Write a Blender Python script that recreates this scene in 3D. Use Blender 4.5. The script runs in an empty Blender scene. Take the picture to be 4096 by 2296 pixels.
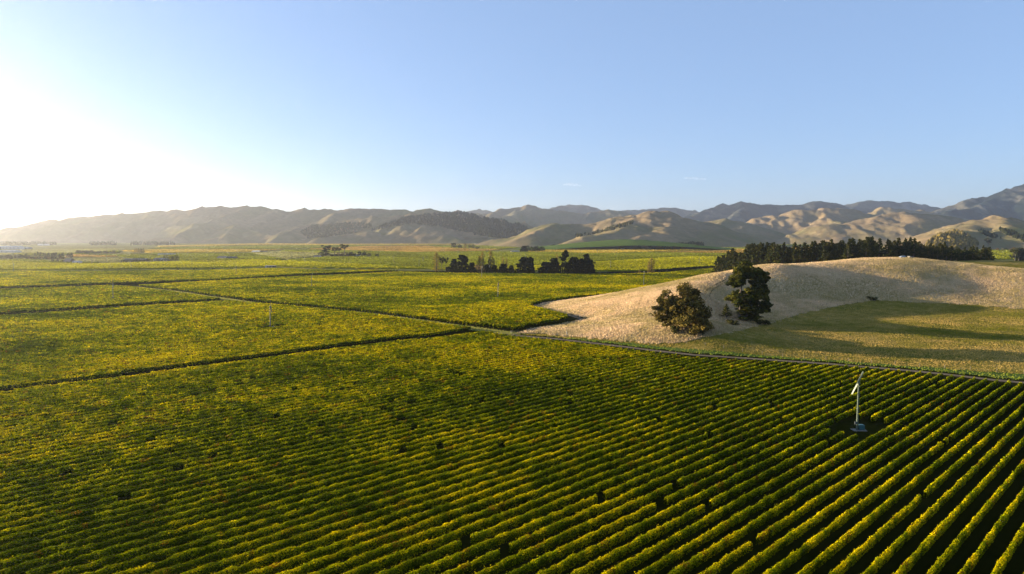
import bpy, bmesh, math, random
import numpy as np
from mathutils import Vector, Matrix
R = math.radians
scn = bpy.context.scene
col = scn.collection
random.seed(7)
rng = np.random.default_rng(11)

# ------------------------------------------------------------------ camera, sky, sun, exposure
CAM_H, F_PX, PITCH = 43.0, 2731.0, 4.15          # metres, focal length in photo pixels, degrees downwards
cam = bpy.data.objects.new('camera', bpy.data.cameras.new('camera'))
col.objects.link(cam); scn.camera = cam
cam.location = (0, 0, CAM_H); cam.rotation_euler = (R(90 - PITCH), 0, 0)
cam.data.sensor_width = 36.0; cam.data.lens = 36.0 * F_PX / 4096
cam.data.clip_start = 1.0; cam.data.clip_end = 60000
SUN_AZ, SUN_EL = -69.0, 7.0                      # azimuth from +Y (negative = left), elevation
w = bpy.data.worlds.new('World'); scn.world = w; w.use_nodes = True
wn = w.node_tree.nodes; wl = w.node_tree.links
bg = wn['Background']; sky = wn.new('ShaderNodeTexSky'); sky.sky_type = 'NISHITA'
sky.sun_disc = False; sky.sun_elevation = R(SUN_EL); sky.sun_rotation = R(SUN_AZ)
sky.altitude = 50; sky.air_density = 0.8; sky.dust_density = 0.0; sky.ozone_density = 2.5
tintn = wn.new('ShaderNodeMix'); tintn.data_type = 'RGBA'; tintn.blend_type = 'MULTIPLY'; tintn.inputs[0].default_value = 1.0
tintn.inputs[7].default_value = (1.22, 1.10, 1.18, 1)      # daylight white balance of the camera
softn = wn.new('ShaderNodeMix'); softn.data_type = 'RGBA'; softn.inputs[0].default_value = 0.55
softn.inputs[7].default_value = (1.36, 2.0, 3.1, 1)       # even high veil that softens the clear-sky gradient
wl.new(sky.outputs[0], tintn.inputs[6]); wl.new(tintn.outputs[2], softn.inputs[6]); wl.new(softn.outputs[2], bg.inputs[0]); bg.inputs[1].default_value = 0.067
sl = bpy.data.lights.new('sun', 'SUN'); sl.energy = 5.0; sl.angle = R(0.5); sl.color = (1.0, 0.80, 0.53)
so = bpy.data.objects.new('sun', sl); col.objects.link(so)
sdir = Vector((math.sin(R(SUN_AZ)) * math.cos(R(SUN_EL)), math.cos(R(SUN_AZ)) * math.cos(R(SUN_EL)), math.sin(R(SUN_EL))))
so.rotation_euler = sdir.to_track_quat('Z', 'Y').to_euler(); so.location = (-200, 100, 200)
scn.view_settings.view_transform = 'Standard'; scn.view_settings.look = 'None'
scn.view_settings.exposure = 2.06; scn.view_settings.gamma = 1.0
HAZE = 4.4e-5
cy = scn.cycles
cy.use_denoising = True; cy.denoiser = 'OPENIMAGEDENOISE'
cy.max_bounces = 5; cy.diffuse_bounces = 2; cy.glossy_bounces = 2; cy.transmission_bounces = 3; cy.volume_bounces = 1
cy.sample_clamp_indirect = 4.0
scn.render.use_persistent_data = False

ALB = 0.70                                        # real-world reflectance of all surface colours below
# ------------------------------------------------------------------ helpers
def hgrid(ix, iy, s):
    h = (ix.astype(np.int64) * 374761393 + iy.astype(np.int64) * 668265263 + s * 982451653) & 0xffffffff
    h = ((h ^ (h >> 13)) * 1274126177) & 0xffffffff
    return ((h ^ (h >> 16)) & 0xffff) / 65535.0
def noise(x, y, s=0):
    x = np.asarray(x, float); y = np.asarray(y, float)
    ix, iy = np.floor(x), np.floor(y); fx, fy = x - ix, y - iy
    fx = fx * fx * (3 - 2 * fx); fy = fy * fy * (3 - 2 * fy)
    a, b = hgrid(ix, iy, s), hgrid(ix + 1, iy, s); c, d = hgrid(ix, iy + 1, s), hgrid(ix + 1, iy + 1, s)
    return (a + (b - a) * fx) * (1 - fy) + (c + (d - c) * fx) * fy      # 0..1
def fbm(x, y, s=0, o=4):
    t = 0; a = .5; n = 0
    for k in range(o):
        t = t + a * noise(x * 2 ** k, y * 2 ** k, s + k * 17); n += a; a *= .5
    return t / n
def und(x, y):                                    # the gentle swell of the valley floor
    x = np.asarray(x, float); y = np.asarray(y, float)
    f = np.clip((np.hypot(x, y) - 60) / 200, 0, 1)
    return f * 2.6 * (fbm(x / 190 + 7.3, y / 130 + 2.1, 5, 3) - .5)
CP, SP = math.cos(R(PITCH)), math.sin(R(PITCH))
def ray(px, py):
    u = (np.asarray(px, float) - 2048) / F_PX; v = (1148 - np.asarray(py, float)) / F_PX
    return u, CP + v * SP, -SP + v * CP
def at_ground(px, py, z=0.0):                     # where the line of sight through a photo pixel meets height z
    dx, dy, dz = ray(px, py); t = (z - CAM_H) / dz
    return np.stack([dx * t, dy * t], -1)
def at_depth(px, py, Y):                          # the point on that line of sight Y metres ahead
    dx, dy, dz = ray(px, py); t = Y / dy
    return np.stack([dx * t, dy * t, CAM_H + dz * t], -1)
def pix(x, y, z):
    zz = np.asarray(z, float) - CAM_H
    dep = y * CP - zz * SP; up = y * SP + zz * CP
    return 2048 + F_PX * x / dep, 1148 - F_PX * up / dep
def inpoly(x, y, P):
    P = np.asarray(P, float); c = np.zeros(np.shape(x), bool)
    for (x0, y0), (x1, y1) in zip(P, np.roll(P, -1, 0)):
        if y0 == y1: continue
        c ^= ((y0 > y) != (y1 > y)) & (x < (x1 - x0) * (y - y0) / (y1 - y0) + x0)
    return c
def dist_line(x, y, P):
    d = np.full(np.shape(x), 1e9)
    for a, b in zip(P[:-1], P[1:]):
        vx, vy = b[0] - a[0], b[1] - a[1]; L = vx * vx + vy * vy + 1e-9
        t = np.clip(((x - a[0]) * vx + (y - a[1]) * vy) / L, 0, 1)
        d = np.minimum(d, np.hypot(x - a[0] - t * vx, y - a[1] - t * vy))
    return d
def tag(o, label=None, cat=None, group=None, kind=None):
    for k, v in (('label', label), ('category', cat), ('group', group), ('kind', kind)):
        if v: o[k] = v
    return o
def mesh_np(name, V, Q, mats=(), color=None, smooth=False, tri=False, midx=None):
    me = bpy.data.meshes.new(name); V = np.asarray(V, np.float32); Q = np.asarray(Q, np.int32)
    n = 3 if tri else 4
    me.vertices.add(len(V)); me.vertices.foreach_set('co', V.ravel())
    me.loops.add(len(Q) * n); me.loops.foreach_set('vertex_index', Q.ravel())
    me.polygons.add(len(Q)); me.polygons.foreach_set('loop_start', np.arange(0, len(Q) * n, n, dtype=np.int32))
    me.polygons.foreach_set('loop_total', np.full(len(Q), n, np.int32))
    if smooth: me.polygons.foreach_set('use_smooth', np.ones(len(Q), bool))
    for m in mats: me.materials.append(m)
    if midx is not None: me.polygons.foreach_set('material_index', np.asarray(midx, np.int32))
    if color is not None:
        a = me.attributes.new('col', 'FLOAT_COLOR', 'POINT')
        c4 = np.ones((len(V), 4), np.float32); c4[:, :3] = np.asarray(color) * ALB; a.data.foreach_set('color', c4.ravel())
    me.update(calc_edges=True); me.validate(clean_customdata=False)
    return me
def link(name, me, parent=None, loc=None, rz=0.0, sc=None):
    o = bpy.data.objects.new(name, me); col.objects.link(o)
    if parent: o.parent = parent
    if loc is not None: o.location = loc
    if rz: o.rotation_euler = (0, 0, rz)
    if sc is not None: o.scale = sc
    return o
def quads(C, size, nrm=None, aspect=1.0):         # one small leaf-like face per centre
    n = len(C); C = np.asarray(C, float)
    if nrm is None: nrm = rng.normal(size=(n, 3))
    nrm = nrm / (np.linalg.norm(nrm, axis=1, keepdims=True) + 1e-9)
    t = np.cross(nrm, rng.normal(size=(n, 3))); t /= np.linalg.norm(t, axis=1, keepdims=True) + 1e-9
    b = np.cross(nrm, t); s = np.broadcast_to(np.asarray(size, float), (n,))[:, None] * .5
    V = np.stack([C - t * s - b * s * aspect * .55, C + t * s * .9 - b * s * aspect * .8, C + t * s + b * s * aspect * .7, C - t * s * .75 + b * s * aspect], 1)
    return V.reshape(-1, 3), np.arange(n * 4).reshape(-1, 4)
class MB:                                         # collects simple solids into ONE mesh
    def __init__(s): s.V = []; s.F = []; s.n = 0
    def add(s, V, F):
        s.V += [tuple(v) for v in V]; s.F += [tuple(i + s.n for i in f) for f in F]; s.n += len(V); return s
    def box(s, c, d, rz=0, taper=1.0):
        hx, hy, hz = d[0] / 2, d[1] / 2, d[2] / 2; ca, sa = math.cos(rz), math.sin(rz); V = []
        for z, k in ((-hz, 1), (hz, taper)):
            for x, y in ((-hx, -hy), (hx, -hy), (hx, hy), (-hx, hy)):
                x *= k; y *= k; V.append((c[0] + x * ca - y * sa, c[1] + x * sa + y * ca, c[2] + z))
        return s.add(V, [(3, 2, 1, 0), (4, 5, 6, 7), (0, 1, 5, 4), (1, 2, 6, 5), (2, 3, 7, 6), (3, 0, 4, 7)])
    def tube(s, pts, rad, n=8):
        pts = [Vector(p) for p in pts]; V = []; F = []
        for i, p in enumerate(pts):
            d = (pts[min(i + 1, len(pts) - 1)] - pts[max(i - 1, 0)]).normalized()
            a = d.orthogonal().normalized(); b = d.cross(a); r = rad[i] if hasattr(rad, '__len__') else rad
            V += [p + (a * math.cos(6.2832 * k / n) + b * math.sin(6.2832 * k / n)) * r for k in range(n)]
        for i in range(len(pts) - 1):
            for k in range(n): F.append((i * n + k, i * n + (k + 1) % n, (i + 1) * n + (k + 1) % n, (i + 1) * n + k))
        F.append(tuple(range(n))[::-1]); F.append(tuple((len(pts) - 1) * n + k for k in range(n)))
        return s.add(V, F)
    def mesh(s, name, *mats, smooth=False):
        me = bpy.data.meshes.new(name); me.from_pydata([tuple(v) for v in s.V], [], s.F)
        for m in mats: me.materials.append(m)
        if smooth: me.polygons.foreach_set('use_smooth', [True] * len(me.polygons))
        me.update(); return me
    def build(s, name, mat, parent=None, loc=None, rz=0, smooth=False):
        return link(name, s.mesh(name, mat, smooth=smooth), parent, loc, rz)

# ------------------------------------------------------------------ materials
def new_mat(name):
    m = bpy.data.materials.new(name); m.use_nodes = True; nt = m.node_tree; nt.nodes.clear()
    return m, nt, nt.nodes.new('ShaderNodeOutputMaterial')
def leaf_mat(name, trans=0.35, gain=1.0):         # colour comes with each leaf; part of the light passes through
    m, nt, out = new_mat(name); N = nt.nodes.new
    at = N('ShaderNodeAttribute'); at.attribute_name = 'col'
    d = N('ShaderNodeBsdfDiffuse'); t = N('ShaderNodeBsdfTranslucent'); mx = N('ShaderNodeMixShader'); mx.inputs[0].default_value = trans
    nt.links.new(at.outputs['Color'], d.inputs[0]); nt.links.new(at.outputs['Color'], t.inputs[0])
    nt.links.new(d.outputs[0], mx.inputs[1]); nt.links.new(t.outputs[0], mx.inputs[2]); nt.links.new(mx.outputs[0], out.inputs[0])
    return m
def noise_mat(name, cols, scales=(0.05, 0.6), rough=.9, bump=0.0, bscale=1.0, detail=6, dist=1.0, wts=(.5, .5)):
    """colour ramp over two noises of world position"""
    m, nt, out = new_mat(name); N = nt.nodes.new; L = nt.links.new
    geo = N('ShaderNodeNewGeometry'); ns = []
    for s in scales:
        n = N('ShaderNodeTexNoise'); n.inputs['Scale'].default_value = s; n.inputs['Detail'].default_value = detail; n.inputs['Roughness'].default_value = .6
        L(geo.outputs['Position'], n.inputs['Vector']); ns.append(n)
    mx = N('ShaderNodeMath'); mx.operation = 'MULTIPLY_ADD'; mx.inputs[1].default_value = wts[0]
    m2 = N('ShaderNodeMath'); m2.operation = 'MULTIPLY'; m2.inputs[1].default_value = wts[1]
    L(ns[0].outputs[0], mx.inputs[0]); L(ns[1].outputs[0], m2.inputs[0]); L(m2.outputs[0], mx.inputs[2])
    cr = N('ShaderNodeValToRGB'); e = cr.color_ramp.elements
    while len(e) < len(cols): e.new(.5)
    for k, (p, c) in enumerate(cols): e[k].position = p; e[k].color = (*[v * ALB for v in c], 1)
    L(mx.outputs[0], cr.inputs[0])
    b = N('ShaderNodeBsdfPrincipled'); b.inputs['Roughness'].default_value = rough; b.inputs['Specular IOR Level'].default_value = 0.0
    L(cr.outputs[0], b.inputs['Base Color']); L(b.outputs[0], out.inputs[0])
    if bump:
        bp = N('ShaderNodeBump'); bp.inputs['Distance'].default_value = bump; bp.inputs['Strength'].default_value = 1.0
        n = N('ShaderNodeTexNoise'); n.inputs['Scale'].default_value = bscale; n.inputs['Detail'].default_value = 5
        L(geo.outputs['Position'], n.inputs['Vector']); L(n.outputs[0], bp.inputs['Height']); L(bp.outputs[0], b.inputs['Normal'])
    return m
def plain(name, c, rough=.6, metal=0.0, var=.15, scale=3.0):
    c = [v * ALB for v in c]; m, nt, out = new_mat(name); N = nt.nodes.new; L = nt.links.new
    geo = N('ShaderNodeTexCoord'); n = N('ShaderNodeTexNoise'); n.inputs['Scale'].default_value = scale; n.inputs['Detail'].default_value = 4
    L(geo.outputs['Object'], n.inputs['Vector'])
    cr = N('ShaderNodeValToRGB'); cr.color_ramp.elements[0].position = .3; cr.color_ramp.elements[1].position = .7
    cr.color_ramp.elements[0].color = (*[x * (1 - var) for x in c], 1); cr.color_ramp.elements[1].color = (*[min(1, x * (1 + var)) for x in c], 1)
    L(n.outputs[0], cr.inputs[0]); b = N('ShaderNodeBsdfPrincipled'); b.inputs['Roughness'].default_value = rough; b.inputs['Metallic'].default_value = metal
    L(cr.outputs[0], b.inputs['Base Color']); L(b.outputs[0], out.inputs[0]); return m
M_leaf = leaf_mat('vine_leaf', .34)
M_tree = leaf_mat('tree_leaf', .22)
M_grass = leaf_mat('dry_grass_blade', .5)
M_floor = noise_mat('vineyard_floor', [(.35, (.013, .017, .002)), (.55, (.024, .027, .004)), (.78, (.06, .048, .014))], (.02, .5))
M_hillgrass = noise_mat('dry_hill_grass', [(.32, (.32, .26, .11)), (.5, (.62, .455, .25)), (.7, (.78, .58, .36))], (.03, .45), bump=.35, bscale=1.1)
M_paddock = noise_mat('paddock_grass', [(.38, (.12, .135, .015)), (.5, (.25, .20, .04)), (.62, (.42, .31, .10))], (.022, .25), bump=.25, bscale=1.3)
M_verge = noise_mat('verge_grass', [(.35, (.07, .12, .025)), (.55, (.13, .18, .04)), (.75, (.26, .24, .10))], (.08, .7), bump=.15, bscale=2)
M_track = noise_mat('grass_track', [(.35, (.26, .28, .07)), (.55, (.36, .36, .10)), (.75, (.42, .38, .16))], (.06, .7), bump=.1, bscale=2)
M_gravel = noise_mat('gravel_road', [(.35, (.16, .125, .085)), (.6, (.25, .20, .14)), (.8, (.32, .26, .18))], (.2, 2.5))
M_post = plain('weathered_post', (.22, .19, .15), .85)
M_trunk = plain('tree_bark', (.12, .09, .065), .9, var=.35, scale=6)

# ------------------------------------------------------------------ valley floor
def ground_sheet():
    ys = [-400.0]; y = -400.0
    while y < 16000:
        y += 6.0 if -100 < y < 900 else (6.0 + max(0, y - 900) * .03 if y >= 900 else 60); ys.append(y)
    ys = np.array(ys); nx = 260
    V = []
    for y in ys:
        hw = 420 + max(0, y) * 1.05
        xs = np.linspace(-hw, hw, nx); V.append(np.stack([xs, np.full(nx, y), np.zeros(nx)], -1))
    V = np.array(V); V[..., 2] = und(V[..., 0], V[..., 1]) * np.clip((1600 - V[..., 1]) / 700, 0, 1)
    i, j = np.meshgrid(np.arange(len(ys) - 1), np.arange(nx - 1), indexing='ij'); a = (i * nx + j).ravel()
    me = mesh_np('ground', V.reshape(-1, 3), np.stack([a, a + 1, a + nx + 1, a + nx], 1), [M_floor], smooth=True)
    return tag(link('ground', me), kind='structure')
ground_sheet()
def gz(x, y):
    return und(x, y) * np.clip((1600 - np.asarray(y, float)) / 700, 0, 1)

# ------------------------------------------------------------------ the dry grass hill beside the vines
hill_cp = []
for px, py, Y in [(2170, 1225, 425), (2300, 1206, 428), (2400, 1190, 430), (2550, 1160, 435), (2700, 1130, 442), (2820, 1108, 428), (2920, 1095, 428),
                  (3100, 1078, 448), (3300, 1055, 480), (3450, 1042, 492), (3610, 1033, 500), (3700, 1037, 497), (3780, 1048, 480), (3850, 1060, 462), (3980, 1085, 440), (4096, 1100, 424), (4400, 1150, 405), (4800, 1230, 375)]:
    hill_cp.append(at_depth(px, py, Y))
for px, py, z in [(2060, 1332, 0), (2330, 1350, .3), (2600, 1385, .3), (2775, 1413, 0), (3000, 1425, 0), (3400, 1453, 0), (3700, 1477, 0), (4096, 1515, 0), (4500, 1560, 0), (2100, 1310, 0), (2300, 1285, .2),
                  (3080, 1290, 2.0), (3200, 1255, 2.8), (3350, 1221, 4.3), (3480, 1203, 5.2), (3640, 1208, 5), (3800, 1215, 4.6), (3950, 1225, 4.2), (4096, 1237, 3.8), (4500, 1290, 3),
                  (3500, 1320, 1.4), (4000, 1330, 1.2), (3100, 1360, .9), (2740, 1310, 3), (3020, 1280, 3.6), (2500, 1262, 4.6), (2300, 1262, 1.3), (2600, 1232, 8), (2800, 1172, 15.4), (2745, 1232, 11.8), (2705, 1282, 7.0), (2900, 1205, 8.6), (2900, 1250, 5), (2840, 1290, 3.6),
                  (3100, 1180, 7.8), (3300, 1132, 14), (3650, 1110, 17.5), (3500, 1150, 11.5), (3950, 1160, 11), (3000, 1140, 13)]:
    q = at_ground(px, py, z); hill_cp.append((q[0], q[1], z))
for px, Y, z in [(2150, 450, 0), (2300, 475, 0), (2500, 500, 0), (2700, 530, 0), (2850, 570, 0), (2900, 620, 0), (3100, 640, 10), (3250, 600, 18), (3400, 610, 20), (3600, 620, 21), (3800, 640, 20.5), (4000, 590, 22.5), (4200, 600, 22), (4000, 530, 16),
                 (4500, 600, 19), (3000, 760, 0), (3300, 800, 0), (3700, 800, 2), (4100, 800, 4), (4500, 760, 6), (2800, 700, 0), (2500, 600, 0), (2100, 480, 0)]:
    q = at_depth(px, 1100, Y); hill_cp.append((q[0], q[1], z))
hill_cp = np.array(hill_cp)
def tps(r2): return np.where(r2 > 1e-9, .5 * r2 * np.log(r2 + 1e-12), 0)
_n = len(hill_cp); _P = hill_cp[:, :2] / 100
_A = np.zeros((_n + 3, _n + 3)); _A[:_n, :_n] = tps(((_P[:, None] - _P[None]) ** 2).sum(-1)) + np.eye(_n) * .004
_A[:_n, _n] = 1; _A[:_n, _n + 1:] = _P; _A[_n:, :_n] = _A[:_n, _n:].T
_W = np.linalg.solve(_A, np.r_[hill_cp[:, 2], 0, 0, 0])
def hill_raw(x, y):
    q = np.stack([np.asarray(x, float), np.asarray(y, float)], -1) / 100
    h = _W[_n] + q @ _W[_n + 1:]
    for k in range(_n): h = h + _W[k] * tps(((q - _P[k]) ** 2).sum(-1))
    return h
road_far = [(2060, 1334), (2216, 1347), (2372, 1365), (2488, 1380), (2605, 1395), (2775, 1413), (3310, 1446), (3447, 1457), (3613, 1470), (3783, 1487), (3979, 1508), (4096, 1518), (4600, 1572), (5200, 1640)]
G = lambda pts, z=0.0: [tuple(at_ground(a, b, z)) for a, b in pts]
hill_poly = G(road_far)[::1] + [tuple(at_depth(5200, 1100, 800)[:2]), tuple(at_depth(2850, 1100, 800)[:2]), tuple(at_depth(2850, 1100, 590)[:2]), tuple(at_depth(2600, 1100, 522)[:2]), tuple(at_depth(2300, 1100, 484)[:2]), tuple(at_depth(2160, 1100, 440)[:2])] + G([(2140, 1236), (2200, 1252), (2290, 1268), (2350, 1280), (2290, 1290), (2120, 1318)])
def terr(x, y):                                   # height of everything one can stand on near the camera
    x = np.asarray(x, float); y = np.asarray(y, float)
    g = gz(x, y); m = inpoly(x, y, hill_poly)
    e = np.clip(dist_line(x, y, hill_poly + hill_poly[:1]) / 12, 0, 1)
    h = np.maximum(hill_raw(x, y), 0) + .8 * (fbm(x / 22, y / 22, 3) - .5) + .12
    return np.where(m, g + .06 + np.maximum(h, .02) * e, g)
tan_line = np.array([(2000, 1331), (2106, 1332), (2270, 1346), (2450, 1362), (2600, 1377), (2740, 1370), (2800, 1355), (2900, 1335), (3040, 1302), (3080, 1291), (3200, 1256), (3350, 1222), (3480, 1203), (3640, 1208), (3800, 1215), (3950, 1225), (4096, 1237), (4600, 1285), (5400, 1370)], float)
fence_line = np.array([(2000, 1331), (2270, 1348), (2450, 1364), (2590, 1380), (2850, 1400), (3100, 1424), (3400, 1443), (3700, 1467), (4096, 1495), (4600, 1545), (5400, 1620)], float)
def hill_kind(x, y, z):
    px, py = pix(x, y, z); px = px + 10 * (noise(x / 3, y / 3, 9) - .5); py = py + 7 * (noise(x / 2.5, y / 2.5, 4) - .5)
    k = np.zeros(np.shape(x), int)                                            # 0 dry hill, 1 paddock, 2 verge
    k[(py > np.interp(px, tan_line[:, 0], tan_line[:, 1])) & (y < 460)] = 1
    k[(py > np.interp(px, fence_line[:, 0], fence_line[:, 1]) + 3) & (y < 400)] = 2
    back = (y > 515) & (px > 3640); k[back] = 1
    return k
def build_hill():
    step = 1.6; P = np.array(hill_poly)
    xs = np.arange(P[:, 0].min(), min(P[:, 0].max(), 620), step); ys = np.arange(P[:, 1].min(), 720, step)
    X, Y = np.meshgrid(xs, ys); Z = terr(X, Y)
    ok = inpoly(X, Y, hill_poly) & (X < Y * .95 + 20)
    i, j = np.meshgrid(np.arange(len(ys) - 1), np.arange(len(xs) - 1), indexing='ij'); n = len(xs); a = i * n + j
    keep = ok[:-1, :-1] & ok[1:, :-1] & ok[:-1, 1:] & ok[1:, 1:]
    K = hill_kind(X, Y, Z)[:-1, :-1]; V = np.stack([X, Y, Z], -1).reshape(-1, 3)
    for k, (nm, mt) in enumerate((('grass_hill', M_hillgrass), ('paddock', M_paddock), ('verge', M_verge))):
        q = a[keep & (K == k)]; Q = np.stack([q, q + 1, q + n + 1, q + n], 1)
        u, inv = np.unique(Q, return_inverse=True)
        tag(link(nm, mesh_np(nm, V[u], inv.reshape(-1, 4), [mt], smooth=True)), kind='structure')
    return X, Y, Z, ok
HX, HY, HZ, HOK = build_hill()
def grass_tufts(name, n, kind, hgt, wid, cols, dens_noise=0):
    m = HOK.ravel(); idx = np.nonzero(m)[0]
    d = HY.ravel()[idx]; pr = 1 / d ** 1.0; idx = rng.choice(idx, n * 3, p=pr / pr.sum())
    x = HX.ravel()[idx] + rng.uniform(-.8, .8, n * 3); y = HY.ravel()[idx] + rng.uniform(-.8, .8, n * 3)
    z = terr(x, y); k = hill_kind(x, y, z) == kind
    k &= (y < 545) | (kind != 0)
    if kind == 1: k &= y < 500
    x, y, z = x[k][:n], y[k][:n], z[k][:n]; n = len(x)
    pat = fbm(x / 14, y / 9, 31); h = hgt * rng.uniform(.5, 1.25, n) * (.55 + .9 * pat)
    C = np.stack([x, y, z + h * .32], -1); a = rng.uniform(0, 6.283, n)
    t = np.stack([np.cos(a), np.sin(a), np.zeros(n)], -1) * (wid * rng.uniform(.6, 1.3, n))[:, None] * .5
    ln = np.stack([rng.normal(0, .25, n) + .15, rng.normal(0, .25, n), np.ones(n)], -1) * h[:, None]
    B = np.stack([x, y, z - .05], -1)
    V = np.stack([B - t, B + t, B + t * .75 + ln, B - t * .6 + ln * .85], 1).reshape(-1, 3)
    mix = np.clip((fbm(x / 7, y / 7, 77) - .5) * 1.6 + (fbm(x / 45, y / 30, 78) - .5) * 2.2 + .5 + rng.normal(0, .18, n), 0, 1)[:, None]
    c = np.array(cols[0]) * (1 - mix) + np.array(cols[1]) * mix
    o = link(name, mesh_np(name, V, np.arange(n * 4).reshape(-1, 4), [M_grass], np.repeat(c, 4, 0)))
    return tag(o, kind='stuff')
tag(grass_tufts('dry_grass', 260000, 0, .60, .42, ((.52, .42, .18), (.92, .68, .42))), 'pale dry grass covering the rounded hill beside the vines', 'grass')
tag(grass_tufts('paddock_turf', 110000, 1, .22, .5, ((.22, .22, .02), (.62, .44, .13))), 'short green and straw coloured grass of the paddock below the hill', 'grass')

def at_terr(px, py):                              # where a line of sight first meets the hill or the valley floor
    dx, dy, dz = ray(px, py); t = np.arange(150, 900, .5) / dy; z = CAM_H + dz * t; h = terr(dx * t, dy * t)
    k = int(np.argmax(z < h)); return np.array([dx * t[k], dy * t[k], h[k]])
tag(grass_tufts('verge_turf', 40000, 2, .32, .45, ((.20, .29, .02), (.38, .42, .06))), 'bright green verge grass between the gravel road and the paddock fence', 'grass')
# ------------------------------------------------------------------ tracks and roads
def strip(name, pts, width, mat, z=.05, px=True):
    P = np.array(G(pts) if px else pts); out = []
    for a, b in zip(P[:-1], P[1:]):
        n = max(1, int(np.hypot(*(b - a)) / 4))
        for t in np.linspace(0, 1, n, endpoint=False): out.append(a + (b - a) * t)
    out.append(P[-1]); P = np.array(out); T = np.gradient(P, axis=0); T /= np.linalg.norm(T, axis=1, keepdims=True) + 1e-9
    Nn = np.stack([-T[:, 1], T[:, 0]], -1); m = 5; V = []
    for k in range(m):
        q = P + Nn * width * (k / (m - 1) - .5) * (1 + .12 * (noise(P[:, 0] / 3, P[:, 1] / 3, k) - .5))[:, None]
        V.append(np.stack([q[:, 0], q[:, 1], terr(q[:, 0], q[:, 1]) + z], -1))
    V = np.stack(V, 1); n = len(P); i, j = np.meshgrid(np.arange(n - 1), np.arange(m - 1), indexing='ij'); a = (i * m + j).ravel()
    me = mesh_np(name, V.reshape(-1, 3), np.stack([a, a + m, a + m + 1, a + 1], 1), [mat], smooth=True)
    return tag(link(name, me), kind='structure')
R2 = [(528, 1146), (700, 1167), (905, 1198), (1000, 1211), (1300, 1242), (1700, 1291), (1960, 1322), (2055, 1334)]
strip('grass_track', R2, 7.5, M_track)
_TP = np.concatenate([np.linspace(a, c, max(2, int(np.hypot(*(np.array(c) - np.array(a))) * 45))) for a, c in zip(G(R2)[:-1], G(R2)[1:])])
_x = _TP[:, 0] + rng.uniform(-3.6, 3.6, len(_TP)); _y = _TP[:, 1] + rng.uniform(-3.6, 3.6, len(_TP)); _C = np.stack([_x, _y, gz(_x, _y) + .14], -1)
_n3 = rng.normal(size=(len(_x), 3)) * np.array([1, 1, .35]); _V, _Q = quads(_C, np.full(len(_x), .45), _n3, .7); _t = rng.random((len(_x), 1))
tag(link('track_turf', mesh_np('track_turf', _V, _Q, [M_grass], np.repeat(np.array((.26, .30, .05)) * (1 - _t) + np.array((.48, .43, .15)) * _t, 4, 0))), 'short pale grass growing on the track between the vine blocks', 'grass', kind='stuff')
gravel = [(1930, 1326), (2055, 1339), (2216, 1352), (2372, 1370), (2488, 1385), (2605, 1401), (2775, 1420), (3310, 1453), (3447, 1464), (3613, 1477), (3783, 1494), (3979, 1517), (4096, 1527), (4600, 1583), (5200, 1655)]
strip('gravel_road', gravel, 3.2, M_gravel, .06)
curve_track = [(2200, 1214), (2150, 1221), (2128, 1232), (2150, 1243), (2230, 1258), (2290, 1270), (2330, 1281), (2300, 1291), (2180, 1312), (2090, 1328), (2040, 1338)]
strip('curved_track', curve_track, 3.0, M_gravel, .07)

M_path = noise_mat('trodden_grass', [(.35, (.12, .10, .03)), (.6, (.20, .16, .06)), (.8, (.28, .21, .09))], (.2, 1.5))
def hill_path(pts, width):
    P = np.array([at_terr(a, b)[:2] for a, b in pts]); strip('hill_path', P, width, M_path, .30, px=False)
hill_path([(2170, 1322), (2290, 1311), (2400, 1297), (2500, 1279), (2600, 1256), (2650, 1246), (2700, 1232)], 1.3)
hill_path([(2795, 1176), (2830, 1158), (2870, 1136), (2905, 1120), (2940, 1108)], 1.0)
hill_path([(2812, 1180), (2850, 1160), (2885, 1140), (2918, 1122), (2950, 1110)], 1.0)
hill_path([(2570, 1182), (2562, 1200), (2555, 1222)], .5)

# ------------------------------------------------------------------ vines
SPC = 2.78
def vp_dir(vx):                                   # ground direction of rows that run towards the horizon point vx
    th = math.atan2(F_PX / CP * 1.0, vx - 2048); return np.array([math.cos(th), math.sin(th)])
N_poly = G([(-900, 1730), (0, 1592), (1000, 1449), (1930, 1334), (2010, 1348), (2216, 1374), (2372, 1394), (2488, 1410), (2605, 1426), (2775, 1447), (3310, 1476), (3447, 1487), (3613, 1500), (3783, 1517), (3979, 1540), (4096, 1551), (4600, 1608), (5400, 1712), (5400, 2750), (-900, 2750)])
L1_poly = G([(-900, 1703), (0, 1572), (1000, 1431), (1922, 1317), (1700, 1296), (1300, 1248), (1000, 1219), (912, 1211), (897, 1213), (427, 1245), (0, 1275), (-900, 1336)])
L2_poly = G([(-900, 1322), (0, 1263), (427, 1234), (880, 1203), (700, 1175), (528, 1152), (430, 1146), (0, 1167), (-900, 1209)])
back_hill = [tuple(at_depth(2160, 1100, 446)[:2]), tuple(at_depth(2300, 1100, 490)[:2]), tuple(at_depth(2600, 1100, 530)[:2]), tuple(at_depth(2845, 1100, 600)[:2]), tuple(at_depth(2850, 1100, 790)[:2])]
M_poly = G([(545, 1145), (985, 1203), (1300, 1236), (1700, 1284), (2050, 1322), (2120, 1309), (2270, 1284), (2262, 1273), (2110, 1233)]) + back_hill + G([(2862, 1076), (2780, 1083), (2612, 1095), (2380, 1099), (1740, 1095), (1600, 1091), (1100, 1115), (854, 1129)])
F1_poly = G([(-900, 1194), (0, 1156), (427, 1137), (854, 1122), (1299, 1095), (1590, 1085), (1300, 1082), (1100, 1076), (769, 1083), (598, 1084), (371, 1088), (-900, 1090)])
FAN_PX = [(3428, 1727), (1082, 1318), (1992, 1192), (453, 1201), (1247, 1153), (2575, 1143), (1927, 1113), (945, 1101)]
fan_xy = np.array(G(FAN_PX))
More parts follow.
